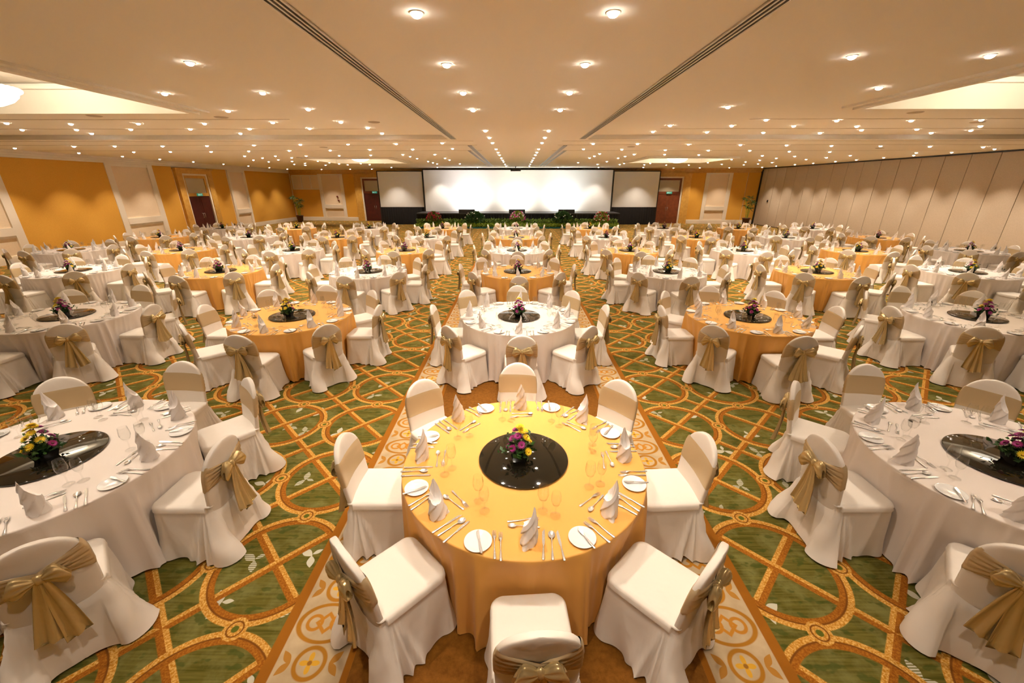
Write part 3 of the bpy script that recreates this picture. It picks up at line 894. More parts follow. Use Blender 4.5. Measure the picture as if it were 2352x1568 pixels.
def potted(x, y_, label):
    e = empty('potted_palm', (x, y_, 0)); tag(e, label, 'potted plant', 'potted palms in the far corners')
    m_ = MB(); m_.lathe([(0.0, 0.0), (0.17, 0.0), (0.19, 0.02), (0.25, 0.46), (0.285, 0.47), (0.285, 0.53), (0.25, 0.53), (0.24, 0.48), (0, 0.48)], 28)
    m_.build('pot', M['terracotta'], e)
    m_ = MB(); stems = []
    for k in range(9):
        a = k * 2.4; h = 0.75 + 0.85 * ((k * 37) % 10) / 10
        top = (0.22 * math.cos(a) * h, 0.22 * math.sin(a) * h, 0.48 + h)
        m_.tube([(0.06 * math.cos(a), 0.06 * math.sin(a), 0.46), (0.12 * math.cos(a), 0.12 * math.sin(a), 0.48 + h * 0.5), top], 0.012, 6)
        stems.append((top, a))
    m_.build('stems', M['hedge_light'], e)
    m_ = MB()
    for (tx, ty, tz), a in stems:
        for j in range(13):
            b_ = a + (j - 6) * 0.42; el = rnd.uniform(-0.5, 0.7)
            d = np.array([math.cos(b_) * math.cos(el), math.sin(b_) * math.cos(el), math.sin(el)]); L_ = rnd.uniform(0.26, 0.40)
            s_ = np.array([-math.sin(b_), math.cos(b_), 0]) * 0.028; p = np.array([tx, ty, tz - rnd.uniform(0, 0.12)])
            m_.add([p, p + d * L_ * 0.5 + s_, p + d * L_ - np.array([0, 0, 0.06]), p + d * L_ * 0.5 - s_], [(0, 1, 2), (0, 2, 3)])
    m_.build('fronds', M['palm'], e)


potted(-17.2, 33.6, 'potted palm in a brown pot in the far left corner')
potted(17.0, 31.0, 'potted palm in a brown pot in the far right corner beside the folding wall')

# ------------------------------------------------------------------ meshes of the banquet setting
TR = 0.90


def cloth_mesh(name, m, seed):
    rn = np.random.RandomState(seed)
    n = 360
    th = np.linspace(0, 2 * PI, n, endpoint=False)
    # irregular soft folds; pushed in where a chair stands (every 45 degrees)
    f = np.zeros(n)
    for k in (13, 17, 23, 29, 34):
        f += rn.uniform(0.5, 1.0) * np.cos(k * th + rn.uniform(0, 2 * PI)) / 2.2
    f = 1.15 * (1 - 1.9 * np.abs(np.sin(1.25 * f + 0.6)) ** 0.8)
    dev = np.abs((np.degrees(th) + 22.5) % 45 - 22.5)
    push = 1 - np.clip((dev - 12.5) / 5.0, 0, 1) ** 2 * (3 - 2 * np.clip((dev - 12.5) / 5.0, 0, 1))
    mb = MB()
    rings = []
    for r_ in (0.02, 0.3, 0.6, 0.85, TR - 0.012):
        rings.append([(r_ * math.cos(t), r_ * math.sin(t), 0.75) for t in th])
    rings.append([((TR - 0.003) * math.cos(t), (TR - 0.003) * math.sin(t), 0.7485) for t in th])
    for z in (0.742, 0.72, 0.68, 0.62, 0.54, 0.44, 0.33, 0.22, 0.12, 0.05, 0.012):
        u = (0.742 - z) / 0.73
        a = 0.050 * u ** 0.7
        R_ = TR + 0.006 * min(1, u * 8) + 0.008 * u + a * f
        pz = min(1.0, max(0.0, (0.735 - z) / 0.24)) * (1.0 if z > 0.4 else 0.85)
        R_ = R_ * (1 - push * pz) + (0.842 / np.cos(np.radians(np.minimum(dev, 14))) + 0.25 * a * f) * push * pz
        if z < 0.02: R_ = R_ + 0.004
        rings.append([(R_[i] * math.cos(th[i]), R_[i] * math.sin(th[i]), z if z > 0.02 else z + 0.012 * (0.5 + 0.5 * math.sin(5 * th[i]))) for i in range(n)])
    mb.grid(rings, cv=True)
    mb.fan(rings[0], (0, 0, 0.75), flip=False)
    return mb.mesh(name, m)


CLOTH = {'gold': [cloth_mesh('tablecloth', M['gold_cloth'], s) for s in (1, 2, 3)], 'white': [cloth_mesh('tablecloth', M['white_cloth'], s) for s in (4, 5, 6)]}
m_ = MB(); m_.lathe([(0.0, 0.745), (0.87, 0.745), (0.87, 0.72), (0.06, 0.70), (0.05, 0.1), (0.3, 0.03), (0.3, 0.0)], 32)
TOP_ME = m_.mesh('pedestal_frame', M['wood_red'])
m_ = MB(); m_.lathe([(0.0, 0.018), (0.332, 0.018), (0.338, 0.015), (0.338, 0.006), (0.16, 0.005), (0.15, 0.0), (0.0, 0.0)], 72)
SUSAN_ME = m_.mesh('lazy_susan', M['black_glass'])

# --- chair: local +y faces the table
SZ = 0.475


def rrect(hw, y0, y1, rf, rr, n=96):
    """rounded outline, starts at front centre, goes round clockwise seen from above"""
    pts = []
    def arc(cx, cy, r, a0, a1, k=8):
        for i in range(k + 1):
            a = a0 + (a1 - a0) * i / k
            pts.append((cx + r * math.cos(a), cy + r * math.sin(a)))
    pts.append((0, y1))
    arc(hw - rf, y1 - rf, rf, PI / 2, 0)
    arc(hw - rr, y0 + rr, rr, 0, -PI / 2)
    arc(-hw + rr, y0 + rr, rr, -PI / 2, -PI)
    arc(-hw + rf, y1 - rf, rf, PI, PI / 2)
    pts.append((0, y1))
    P = np.array(pts); d = np.r_[0, np.cumsum(np.linalg.norm(np.diff(P, axis=0), axis=1))]
    s = np.linspace(0, d[-1], n, endpoint=False)
    return np.c_[np.interp(s, d, P[:, 0]), np.interp(s, d, P[:, 1])]


def seat_mesh(seed):
    rn = np.random.RandomState(seed)
    n = 300
    O = rrect(0.212, -0.235, 0.235, 0.07, 0.03, n)
    cen = np.array([0, -0.01])
    nx = np.roll(O, -1, 0) - np.roll(O, 1, 0); nx = np.c_[-nx[:, 1], nx[:, 0]]; nx /= np.linalg.norm(nx, axis=1)[:, None]
    if ((O - cen) * nx).sum() < 0: nx = -nx
    mb = MB(); rings = []
    for sc, z in ((0.05, 0.487), (0.5, 0.486), (0.85, 0.484), (0.95, 0.481), (0.985, 0.474)):
        rings.append([(*(cen + (p - cen) * sc), z) for p in O])
    ys = O[:, 1]; xs = O[:, 0]
    side = np.sign(xs)
    # pleat fan at the seat/back junction of both sides
    j = np.where(np.abs(xs) > 0.15, ys + 0.165, 9.0)
    rearc = np.exp(-((np.abs(xs) - 0.21) ** 2 + (ys + 0.235) ** 2) / (2 * 0.045 ** 2))
    frontc = np.exp(-((np.abs(xs) - 0.2) ** 2 + (ys - 0.225) ** 2) / (2 * 0.05 ** 2))
    ph = rn.uniform(0, 6.28, 4)
    for z in (0.462, 0.445, 0.436, 0.430, 0.424, 0.39, 0.34, 0.28, 0.21, 0.14, 0.07, 0.012):
        u = max(0.0, (0.43 - z) / 0.42)
        off = np.full(n, 0.004 if z > 0.44 else (0.007 if z > 0.432 else (0.005 if z > 0.428 else 0.001))) + 0.016 * u
        if z > 0.42: off = np.where(ys < -0.19, -0.012, off)
        if u > 0:
            # folds fanning out from the seat/back joint
            ps = j / (0.030 + 0.19 * u)
            env = np.exp(-(ps / 0.75) ** 4)
            tri = np.abs(((ps * 2.6 + 0.25 * side + ph[3] * 0.05) % 1.0) * 2 - 1)
            off = off + u ** 0.75 * env * (0.012 + 0.052 * tri ** 1.3)
            off = off + 0.070 * u ** 1.3 * rearc + 0.022 * u * frontc
            sidew = np.sin(ys * 26 + ph[0] * side + 5 * u) * 0.008 * u + np.sin(xs * 20 + ph[1]) * 0.008 * u + np.abs(np.sin((xs * 9 + ys * 11) + ph[2] + u)) * 0.010 * u
            off = off + sidew
        rings.append([(O[i, 0] + nx[i, 0] * off[i], O[i, 1] + nx[i, 1] * off[i], z + (0.012 * (1 - frontc[i]) * (0.5 + 0.5 * math.sin(9 * i / n * 6.28)) * 0.6 if z < 0.02 else 0)) for i in range(n)])
    mb.grid(rings, cv=True, flip=True)
    mb.fan(rings[0], (*cen, 0.487), flip=True)
    return mb.mesh('seat_cover', M['chair_cloth'])


def back_prof(z):
    if z <= 0.71: return 0.203 - 0.006 * max(0, (0.60 - z) / 0.15)
    t = min(1.0, (z - 0.71) / 0.222)
    return 0.203 * max(0.0, 1 - t ** 2.25) ** 0.5


def back_yc(z): return -0.205 - (z - SZ) * 0.135


def back_ring(z, grow=0.0, n=40, th=0.024):
    w = back_prof(z) + grow; d = th * (0.55 + 0.45 * min(1, back_prof(z) / 0.12)) + grow
    out = []
    for k in range(n):
        a = 2 * PI * k / n; c_, s_ = math.cos(a), math.sin(a)
        x = w * math.copysign(abs(c_) ** 0.42, c_); y_ = d * math.copysign(abs(s_) ** 0.42, s_)
        curve = -0.022 * (1 - (x / 0.21) ** 2)       # back is gently hollow
        out.append((x, back_yc(z) + y_ + curve, z))
    return out


def back_mesh():
    mb = MB(); zs = [0.40, 0.44, 0.50, 0.56, 0.62, 0.68, 0.72, 0.76, 0.80, 0.835, 0.865, 0.89, 0.908, 0.92, 0.928, 0.9318]
    rings = [back_ring(z) for z in zs]
    mb.grid(rings, cv=True); mb.fan(rings[-1], tuple(np.mean(rings[-1], axis=0)), flip=False)
    return mb.mesh('back_cover', M['chair_cloth'])


def sash_mesh(seed):
    rn = np.random.RandomState(seed)
    mb = MB(); n = 56; rings = []
    z0, z1, zc = 0.615, 0.815, 0.715
    K = 15
    for i in range(K):
        t = i / (K - 1); zf = z0 + (z1 - z0) * t
        base = back_ring(zf, 0.004 if 0 < i < K - 1 else 0.001, n)
        r_ = []
        for k, (x, y_, z) in enumerate(base):
            a = 2 * PI * k / n
            rear = max(0.0, -math.sin(a)) ** 0.35 if math.sin(a) < 0 else 0.0
            g_ = (max(0.0, 1 - abs(x) / 0.19)) ** 0.9 * rear
            zz = zc + (z - zc) * (1 - 0.70 * g_)
            wr = 0.006 * rear * math.cos(t * 34 + 3 * (abs(x)) * 10 + (x > 0) * 1.3)
            bulge = -0.016 * g_ * (1 - (2 * t - 1) ** 2)
            dz = zz - z
            r_.append((x, y_ + bulge + wr - dz * 0.135, zz + (0.012 * (x / 0.2) if rear == 0 else 0.0)))
        rings.append(r_)
    mb.grid(rings, cv=True)
    return mb.mesh('sash', M['sheer'])


def bow_mesh(seed):
    rn = np.random.RandomState(seed)
    mb = MB()
    yb = back_yc(0.715) - 0.068; zc = 0.715
    P = []
    for i in range(9):      # pinched knot
        t = PI * i / 8
        P.append([(0.024 * math.sin(t) * math.cos(a) * (1 + 0.16 * math.cos(4 * a)), yb - 0.008 + 0.022 * math.sin(t) * math.sin(a), zc + 0.034 * math.cos(t)) for a in np.linspace(0, 2 * PI, 20, endpoint=False)])
    mb.grid(P, cv=True)
    for s in (-1, 1):
        L_ = rn.uniform(0.100, 0.135); dr = rn.uniform(-0.35, 0.05); hh = rn.uniform(0.050, 0.066); ph = rn.uniform(0, 6)
        P = []
        for i in range(15):
            u = i / 14
            h = 0.012 + hh * min(1.0, u * 1.6) ** 0.9 * (1.0 if u < 0.8 else 1 - 0.55 * ((u - 0.8) / 0.2) ** 2)
            d = 0.010 + 0.020 * math.sin(PI * min(1, u * 0.9 + 0.05)) ** 0.7
            cx_, cz = s * (0.010 + L_ * u), zc + dr * L_ * u * u + 0.010 * math.sin(PI * u)
            ring = []
            for a in np.linspace(0, 2 * PI, 44, endpoint=False):
                rid = 1 + 0.30 * (abs(math.sin(4.5 * a + ph + 0.8 * u)) - 0.5) * math.sin(PI * min(1, u + 0.12)) ** 0.5
                tipc = -s * 0.018 * u * (abs(math.sin(a)) ** 2)
                ring.append((cx_ + tipc, yb - 0.006 - 0.014 * u + d * rid * math.cos(a), cz + h * (1 + 0.25 * (rid - 1)) * math.sin(a)))
            P.append(ring)
        mb.grid(P, cv=True, flip=(s > 0))
        c_ = np.mean(P[-1], axis=0)
        inn = [tuple(0.55 * np.array(p) + 0.45 * (c_ - np.array([s * 0.05, 0, 0]))) for p in P[-1]]
        mb.grid([P[-1], inn], cv=True, flip=(s > 0)); mb.fan(inn, tuple(c_ - np.array([s * 0.05, 0, 0])), flip=(s < 0))
    return mb.mesh('bow', M['satin'])


def tail_mesh(s, seed):
    rn = np.random.RandomState(seed)
    mb = MB(); yb = back_yc(0.70) - 0.082
    zb = rn.uniform(0.27, 0.36); sp = rn.uniform(0.02, 0.07)
    P = []
    for i in range(12):
        u = i / 11; z = 0.70 + (zb - 0.70) * u
        w = 0.018 + 0.042 * u ** 0.8
        cx_ = s * (0.008 + sp * u); yy = yb + 0.015 * math.sin(3 * u) - 0.02 * u
        ring = []
        for k in range(18):
            a = 2 * PI * k / 18
            q = math.cos(a)
            ring.append((cx_ + w * q, yy + 0.010 * math.sin(a) * 0.5 + 0.016 * math.cos(q * 5.5 + seed + u * 1.2) * (0.4 + 0.6 * u), z + 0.02 * q * s * u))
        P.append(ring)
    mb.grid(P, cv=True); mb.fan(P[-1], tuple(np.mean(P[-1], axis=0)), flip=True)
    return mb.mesh('tail', M['satin'])


def make_chair(seed):
    e = empty('banquet_chair')
    obj('seat_cover', seat_mesh(seed), e); obj('back_cover', BACK_ME, e)
    s = obj('sash', sash_mesh(seed), e)
    obj('bow', bow_mesh(seed), s)
    obj('tail', tail_mesh(-1, seed), s); obj('tail', tail_mesh(1, seed + 20), s)
    return e


BACK_ME = back_mesh()


# --- napkin folded to a twisted spire
def napkin_mesh():
    mb = MB(); n = 66; K = 26
    rings = []
    for i in range(K + 1):
        t = i / K; ring = []
        for k in range(n):
            a = 2 * PI * k / n
            c_ = 0.5 + 0.5 * math.cos(a - 0.5)
            top = 0.115 + 0.150 * c_ ** 1.5
            z = t * top
            h = z / 0.265
            R_ = 0.050 * (1 - 0.30 * h - 0.42 * h ** 3)
            saw = (a / (2 * PI) * 4 - z * 11.0) % 1.0        # overlapping layers climbing round the spire
            R_ += 0.011 * (saw ** 1.5 - 0.35) * (1 - 0.45 * h)
            R_ += math.exp(-((a - 5.3) ** 2) / 0.10) * (1 - t) ** 3 * 0.034
            ring.append((R_ * math.cos(a) + 0.016 * h * math.cos(0.5), R_ * math.sin(a) + 0.016 * h * math.sin(0.5), z))
        rings.append(ring)
    mb.grid(rings, cv=True)
    c_ = np.mean(rings[-1], axis=0)
    inner = [tuple(0.5 * np.array(p) + 0.5 * c_ - np.array([0, 0, 0.035])) for p in rings[-1]]
    mb.grid([rings[-1], inner], cv=True)
    mb.fan(inner, tuple(c_ - np.array([0, 0, 0.05])))
    return mb.mesh('napkin', M['napkin'])


def plate_mesh():
    m_ = MB(); m_.lathe([(0, 0.006), (0.050, 0.006), (0.056, 0.009), (0.079, 0.015), (0.082, 0.0155), (0.082, 0.013), (0.06, 0.005), (0.048, 0.0), (0, 0.0)], 40)
    return m_.mesh('side_plate', M['china'])


def glass_mesh(h, rb):
    m_ = MB()
    st = h * 0.42
    m_.lathe([(0.0, 0.003), (0.033, 0.002), (0.034, 0.0008), (0.034, 0.003), (0.010, 0.008), (0.0042, 0.016), (0.0038, st - 0.012), (0.008, st - 0.002), (rb * 0.72, st + 0.018), (rb, st + 0.05), (rb * 0.97, st + 0.075), (rb * 0.80, h)], 22)
    m_.lathe([(rb * 0.78, h), (rb * 0.95, st + 0.075), (rb * 0.97, st + 0.05), (rb * 0.68, st + 0.02), (0.0, st + 0.004)], 22)
    return m_.mesh('wine_glass', M['glass'])


def strip_xy(mb, prof, zf, t=0.0022):
    """flat tapered handle: prof list of (y, half width); zf(y) height"""
    top, bot = [], []
    P = []
    for y_, w in prof:
        z = zf(y_)
        P.append([(-w, y_, z), (-w * 0.5, y_, z + t), (w * 0.5, y_, z + t), (w, y_, z), (w * 0.5, y_, z - t * 0.4), (-w * 0.5, y_, z - t * 0.4)])
    mb.grid(P, cv=True)
    mb.fan(P[0], tuple(np.mean(P[0], axis=0)), flip=False); mb.fan(P[-1], tuple(np.mean(P[-1], axis=0)), flip=True)


HANDLE = [(-0.10, 0.004), (-0.096, 0.009), (-0.080, 0.0085), (-0.05, 0.006), (-0.02, 0.0035), (0.0, 0.003), (0.02, 0.003)]


def fork_mesh():
    mb = MB(); z = lambda y_: 0.004 + 0.008 * math.exp(-((y_ - 0.03) / 0.03) ** 2)
    strip_xy(mb, HANDLE + [(0.035, 0.006), (0.047, 0.0118), (0.056, 0.0122)], z)
    for k in range(4):
        x = -0.0096 + k * 0.0064
        mb.tube([(x, 0.054, z(0.054)), (x, 0.078, 0.004), (x * 0.95, 0.10, 0.006)], [0.0019, 0.0018, 0.0010], 5)
    return mb.mesh('fork', M['steel'])


def spoon_mesh(rw=0.020, rl=0.027):
    mb = MB(); z = lambda y_: 0.004 + 0.007 * math.exp(-((y_ - 0.03) / 0.03) ** 2)
    strip_xy(mb, HANDLE + [(0.04, 0.004), (0.05, 0.007)], z)
    P = []; c_ = 0.045 + rl
    for i in range(6):
        r_ = i / 5
        P.append([(rw * r_ * math.cos(a), c_ + rl * r_ * math.sin(a), 0.0025 + 0.008 * r_ * r_) for a in np.linspace(0, 2 * PI, 20, endpoint=False)])
    mb.grid(P, cv=True)
    mb.grid([P[-1], [(p[0] * 1.05, c_ + (p[1] - c_) * 1.04, p[2] - 0.0015) for p in P[-1]], [(p[0] * 0.6, c_ + (p[1] - c_) * 0.6, 0.0015) for p in P[-1]]], cv=True)
    return mb.mesh('spoon', M['steel'])


def knife_mesh(L_=0.1):
    mb = MB()
    strip_xy(mb, [(-0.10, 0.004), (-0.096, 0.0085), (-0.07, 0.008), (-0.03, 0.0055), (-0.008, 0.0045), (0.0, 0.0055)], lambda y_: 0.004, 0.003)
    P = []
    for y_, a, b_ in ((0.0, -0.005, 0.006), (0.02, -0.008, 0.007), (L_ * 0.6, -0.010, 0.007), (L_ * 0.85, -0.009, 0.006), (L_, 0.002, 0.004)):
        P.append([(a, y_, 0.004), (b_, y_, 0.0052), (b_, y_, 0.0028)])
    mb.grid(P, cv=True, smooth=False); mb.fan(P[-1], tuple(np.mean(P[-1], axis=0)), flip=True)
    return mb.mesh('knife', M['steel'])


NAP, PLATE = napkin_mesh(), plate_mesh()
GLASS = [glass_mesh(0.205, 0.036), glass_mesh(0.185, 0.032)]
FORK, SPOON, KNIFE, BUTTER = fork_mesh(), spoon_mesh(), knife_mesh(0.115), knife_mesh(0.07)
DSPOON = spoon_mesh(0.016, 0.025)


# --- flower arrangement
def blossom_mesh(name, petal, core, n=16, r_=0.034):
    mb = MB()
    for lay in range(2):
        for k in range(n):
            a = 2 * PI * (k + 0.5 * lay) / n; d = np.array([math.cos(a), math.sin(a), 0]); s_ = np.array([-math.sin(a), math.cos(a), 0]); q = r_ * (1 - 0.25 * lay)
            z = 0.004 * lay
            mb.add([d * 0.006 + [0, 0, z], d * q * 0.6 + s_ * 0.0052 + [0, 0, z + 0.005], d * q + [0, 0, z + 0.004 + 0.004 * lay], d * q * 0.6 - s_ * 0.0052 + [0, 0, z + 0.005]], [(0, 1, 2, 3)], 0, True)
    mb.ball((0, 0, 0.006), 0.010, 0.010, 0.006, 5, 8, 1)
    return mb.mesh(name, [petal, core])


BLY, BLM = blossom_mesh('yellow_blossom', M['yellow'], M['yellow_core']), blossom_mesh('magenta_blossom', M['magenta'], M['magenta_core'])
m_ = MB()
sq = lambda w, z: [(-w, -w, z), (w, -w, z), (w, w, z), (-w, w, z)]
m_.grid([sq(0.03, 0), sq(0.045, 0.0), sq(0.06, 0.065), sq(0.053, 0.065), sq(0.05, 0.05)], cv=True, smooth=False); m_.add(sq(0.05, 0.05), [(0, 1, 2, 3)], 0, False)
POT = m_.mesh('bowl', M['pot_glass'])
rnd = random.Random(11)
m_ = MB(); leaf_cloud(190, lambda: (rnd.gauss(0, 0.042), rnd.gauss(0, 0.042), 0.055 + abs(rnd.gauss(0, 0.05))), 0.05, rnd, m_, up=0.1)
m_.tube([(0, 0, 0.05), (0.005, 0, 0.26)], 0.004, 5)
FOL = m_.mesh('foliage', M['leaf'])
BLOOMS = []
for k in range(17):
    u = k / 16; z = 0.10 + 0.185 * u ** 1.0; a = k * 2.4
    rad = 0.085 * (1 - u) ** 0.75 + 0.006
    BLOOMS.append((rad * math.cos(a), rad * math.sin(a), z, a, 0.9 * (1 - u) + 0.15, 'y' if k in (1, 4, 7, 9, 12, 14, 15, 16) else 'm'))


def bloom_matrix(b_):
    return Matrix.Translation((b_[0], b_[1], b_[2])) @ Matrix.Rotation(b_[3], 4, 'Z') @ Matrix.Rotation(b_[4], 4, 'Y')


FAR_BLOOM = None

# ------------------------------------------------------------------ lay out the room
tables = []
for r_, y_ in enumerate(ROWY):
    for i in range(-4, 5):
        if abs(i) > (1, 2, 3, 4, 4, 4)[r_]: continue
        tables.append((r_, i, CX - 0.01 + LAT * i, y_, 'gold' if (r_ + abs(i)) % 2 == 0 else 'white'))


def where(r_, i):
    row = ('front', 'second', 'third', 'fourth', 'fifth', 'sixth')[r_] + ' row'
    return row + (', centre' if i == 0 else ', %s %s of centre' % (ORD[abs(i)], 'left' if i < 0 else 'right'))


SIDES = ['right', 'far right', 'far', 'far left', 'left', 'near left', 'near', 'near right']

# camera projection, to rank what shows largest and what is in the frame
fpx, pit, yaw = 926.19, 0.3672, -0.0066


def depth_px(x, y_, z):
    z -= 2.69
    x1 = x * math.cos(yaw) - y_ * math.sin(yaw); y1 = x * math.sin(yaw) + y_ * math.cos(yaw)
    zc = y1 * math.cos(pit) - z * math.sin(pit); up = y1 * math.sin(pit) + z * math.cos(pit)
    if zc < 0.15: return None
    return zc, 1176 + fpx * x1 / zc, 784 - fpx * up / zc


chair_protos = [make_chair(s) for s in (1, 2, 3)]
KIDS = {}
for o in list(bpy.data.objects):
    if o.parent: KIDS.setdefault(o.parent.name, []).append(o)
CH_GROUP = 'covered chairs around the round tables'
seats = []
used = [False] * 3
for (r_, i, cx, cy, colr) in tables:
    rr = random.Random(100 * r_ + i)
    t = empty('banquet_table', (cx, cy, 0), rr.choice(range(8)) * PI / 4)
    tag(t, 'round banquet table with %s cloth, %s' % (colr, where(r_, i)), 'table', 'round banquet tables')
    obj('tablecloth', CLOTH[colr][rr.randrange(3)], t)
    obj('pedestal', TOP_ME, t)
    s = obj('lazy_susan', SUSAN_ME, None, (cx, cy, 0.751))
    tag(s, 'black glass turntable on the %s table, %s' % (colr, where(r_, i)), 'turntable', 'black glass turntables')
    f = empty('flower_arrangement', (cx + rr.uniform(-0.03, 0.03) + 0.0, cy + rr.uniform(-0.08, -0.02), 0.7695), rr.uniform(0, 6.28))
    tag(f, 'yellow and magenta flower arrangement on the %s table, %s' % (colr, where(r_, i)), 'flower arrangement', 'flower arrangements on the tables')
    obj('bowl', POT, f); obj('foliage', FOL, f)
    if r_ < 3:
        for b_ in BLOOMS:
            o = obj('yellow_blossom' if b_[5] == 'y' else 'magenta_blossom', BLY if b_[5] == 'y' else BLM, f)
            o.matrix_local = bloom_matrix(b_)
    else:
        if FAR_BLOOM is None:
            FAR_BLOOM = joined('blossoms', [(BLY if b_[5] == 'y' else BLM, bloom_matrix(b_)) for b_ in BLOOMS if b_[5] == 'm'], [M['magenta'], M['magenta_core']], f)
            FAR_Y = joined('blossoms', [(BLY, bloom_matrix(b_)) for b_ in BLOOMS if b_[5] == 'y'], [M['yellow'], M['yellow_core']], f)
        else:
            obj('blossoms', FAR_BLOOM.data, f); obj('blossoms', FAR_Y.data, f)
    for k in range(8):
        a = k * PI / 4
        d = depth_px(cx + 1.2 * math.cos(a), cy + 1.2 * math.sin(a), 0.6)
        vis = d is not None and -260 < d[1] < 2352 + 260 and d[2] < 1568 + 420
        seats.append(dict(r=r_, i=i, cx=cx, cy=cy, col=colr, k=k, a=a, vis=vis, d=d[0] if d else 0.1, rr=rr,
                          innap=False, px=d[1:] if d else None))

vis_seats = sorted([s for s in seats if s['vis']], key=lambda s: s['d'])
chair_far = []
for n_, s in enumerate(vis_seats):
    rr = s['rr']
    a = s['a'] + R(rr.uniform(-1.5, 1.5)); rad = 1.10 + rr.uniform(-0.008, 0.02)
    loc = (s['cx'] + rad * math.cos(a), s['cy'] + rad * math.sin(a), 0)
    rz = a + PI / 2 + R(rr.uniform(-3, 3))
    p = rr.randrange(3)
    if n_ < 300:
        pr = chair_protos[p]
        if not used[p]:
            pr.location = loc; pr.rotation_euler = (0, 0, rz); c_ = pr; used[p] = True
        else:
            c_ = dup(pr, loc, rz, KIDS)
        tag(c_, 'white covered chair, %s side of %s table, %s' % (SIDES[s['k']], s['col'], where(s['r'], s['i'])), 'chair', CH_GROUP)
    else:
        Mx = Matrix.Translation(loc) @ Matrix.Rotation(rz, 4, 'Z')
        for ch in KIDS[chair_protos[p].name]:
            chair_far.append((ch.data, Mx))
            for g_ in KIDS.get(ch.name, ()): chair_far.append((g_.data, Mx))

if chair_far:
    # remaining chairs of the last rows, one mesh per material slot order
    fm = {}
    for me, Mx in chair_far: fm.setdefault(me.materials[0].name, []).append((me, Mx))
    e = empty('banquet_chair'); tag(e, 'white covered chairs at the ends of the last table rows', 'chair', None, 'stuff')
    for mn, lst in fm.items():
        o = joined('covers' if 'linen' in mn else 'sashes', lst, [bpy.data.materials[mn]], e); o['kind'] = 'stuff'

# --- place settings: u to the sitter's right, v outward from the table centre
def put(me, name, s, u, v, z, rz, tilt=None):
    a = s['a']
    er = (math.cos(a), math.sin(a)); eu = (-math.sin(a), math.cos(a))      # sitter faces the centre: right hand is +eu
    loc = (s['cx'] + er[0] * v + eu[0] * u, s['cy'] + er[1] * v + eu[1] * u, z)
    return loc, a + PI / 2 + rz


def place(me, name, s, u, v, z, rz, label, cat, group):
    loc, r_ = put(me, name, s, u, v, z, rz)
    o = obj(name, me, None, loc, r_)
    tag(o, label, cat, group)
    return o


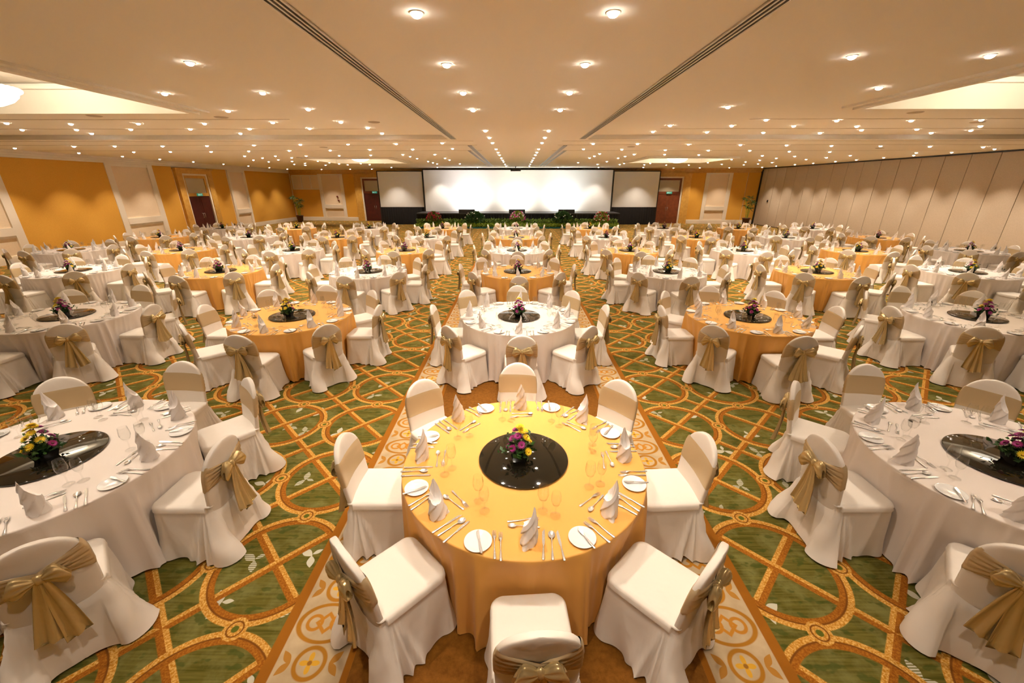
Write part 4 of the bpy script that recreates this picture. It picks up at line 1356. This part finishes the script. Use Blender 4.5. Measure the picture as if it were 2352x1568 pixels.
TT = 0.7505
tw = lambda s: '%s table, %s' % (s['col'], where(s['r'], s['i']))
pool = {'napkin': [], 'plate': [], 'fork': [], 'knife': [], 'spoon': [], 'glass': []}
on_table = [s for s in seats if s['d'] > 0.3 and (lambda q: q is not None and -120 < q[1] < 2472 and q[2] < 1620)(depth_px(s['cx'] + 0.7 * math.cos(s['a']), s['cy'] + 0.7 * math.sin(s['a']), 0.8))]
on_table.sort(key=lambda s: s['d'])
for n_, s in enumerate(on_table):
    rr = s['rr']; j = lambda q: rr.uniform(-q, q)
    sd = SIDES[s['k']]
    items = [
        ('napkin', NAP, 'napkin', j(0.02), 0.775 + j(0.02), TT, rr.uniform(0, 6.28), 'white spire-folded napkin, %s place, %s' % (sd, tw(s))),
        ('plate', PLATE, 'side_plate', -0.285 + j(0.012), 0.765 + j(0.012), TT, 0, 'white side plate, %s place, %s' % (sd, tw(s))),
        ('fork', FORK, 'dinner_fork', -0.185 + j(0.006), 0.785 + j(0.01), TT, j(0.1), 'outer dinner fork, %s place, %s' % (sd, tw(s))),
        ('fork', FORK, 'dinner_fork', -0.145 + j(0.006), 0.795 + j(0.01), TT, j(0.1), 'inner dinner fork, %s place, %s' % (sd, tw(s))),
        ('fork', FORK, 'dessert_fork', 0.0 + j(0.015), 0.605, TT, -PI / 2 + j(0.15), 'crosswise dessert fork, %s place, %s' % (sd, tw(s))),
        ('knife', BUTTER, 'butter_knife', -0.262 + j(0.02), 0.765, TT + 0.0145, j(0.35), 'butter knife on plate, %s place, %s' % (sd, tw(s))),
        ('knife', KNIFE, 'dinner_knife', 0.105 + j(0.006), 0.79 + j(0.01), TT, j(0.1), 'inner dinner knife, %s place, %s' % (sd, tw(s))),
        ('knife', KNIFE, 'dinner_knife', 0.195 + j(0.006), 0.79 + j(0.01), TT, j(0.1), 'outer dinner knife, %s place, %s' % (sd, tw(s))),
        ('spoon', SPOON, 'soup_spoon', 0.15 + j(0.006), 0.795 + j(0.01), TT, j(0.1), 'round soup spoon, %s place, %s' % (sd, tw(s))),
        ('spoon', DSPOON, 'dessert_spoon', 0.0 + j(0.015), 0.655, TT, PI / 2 + j(0.15), 'crosswise dessert spoon, %s place, %s' % (sd, tw(s))),
        ('glass', GLASS[0], 'wine_glass', 0.105 + j(0.01), 0.535 + j(0.01), TT, 0, 'taller wine glass, %s place, %s' % (sd, tw(s))),
        ('glass', GLASS[1], 'wine_glass', 0.185 + j(0.01), 0.565 + j(0.01), TT, 0, 'shorter wine glass, %s place, %s' % (sd, tw(s))),
    ]
    GR = {'napkin': 'white folded napkins', 'plate': 'white side plates', 'fork': 'silver forks', 'knife': 'silver knives', 'spoon': 'silver spoons', 'glass': 'clear wine glasses'}
    CT = {'napkin': 'napkin', 'plate': 'plate', 'fork': 'fork', 'knife': 'knife', 'spoon': 'spoon', 'glass': 'wine glass'}
    for kind, me, name, u, v, z, rz, lab in items:
        per = {'napkin': 1, 'plate': 1, 'fork': 3, 'knife': 3, 'spoon': 2, 'glass': 2}[kind]
        if (n_ + 1) * per <= 300:
            place(me, name, s, u, v, z, rz, lab, CT[kind], GR[kind])
        else:
            loc, r_ = put(me, name, s, u, v, z, rz)
            pool[kind].append((me, Matrix.Translation(loc) @ Matrix.Rotation(r_, 4, 'Z')))
FARN = {'napkin': ('napkin', 'white napkins standing on the farthest tables', 'napkin'), 'plate': ('side_plate', 'white side plates on the farthest tables', 'plate'),
        'fork': ('dinner_fork', 'silver forks on all the tables farther back', 'fork'), 'knife': ('dinner_knife', 'silver knives on all the tables farther back', 'knife'),
        'spoon': ('soup_spoon', 'silver spoons on all the tables farther back', 'spoon'), 'glass': ('wine_glass', 'clear wine glasses on all the tables farther back', 'wine glass')}
for kind, lst in pool.items():
    if lst:
        o = joined(FARN[kind][0], lst, [lst[0][0].materials[0]])
        tag(o, FARN[kind][1], FARN[kind][2], None, 'stuff')

for p in range(3):
    if not used[p]:
        for ch in list(KIDS[chair_protos[p].name]):
            for g_ in KIDS.get(ch.name, ()): bpy.data.objects.remove(g_)
            bpy.data.objects.remove(ch)
        bpy.data.objects.remove(chair_protos[p])
print('objects', len(bpy.data.objects), 'seats', len(vis_seats), 'settings', len(on_table))
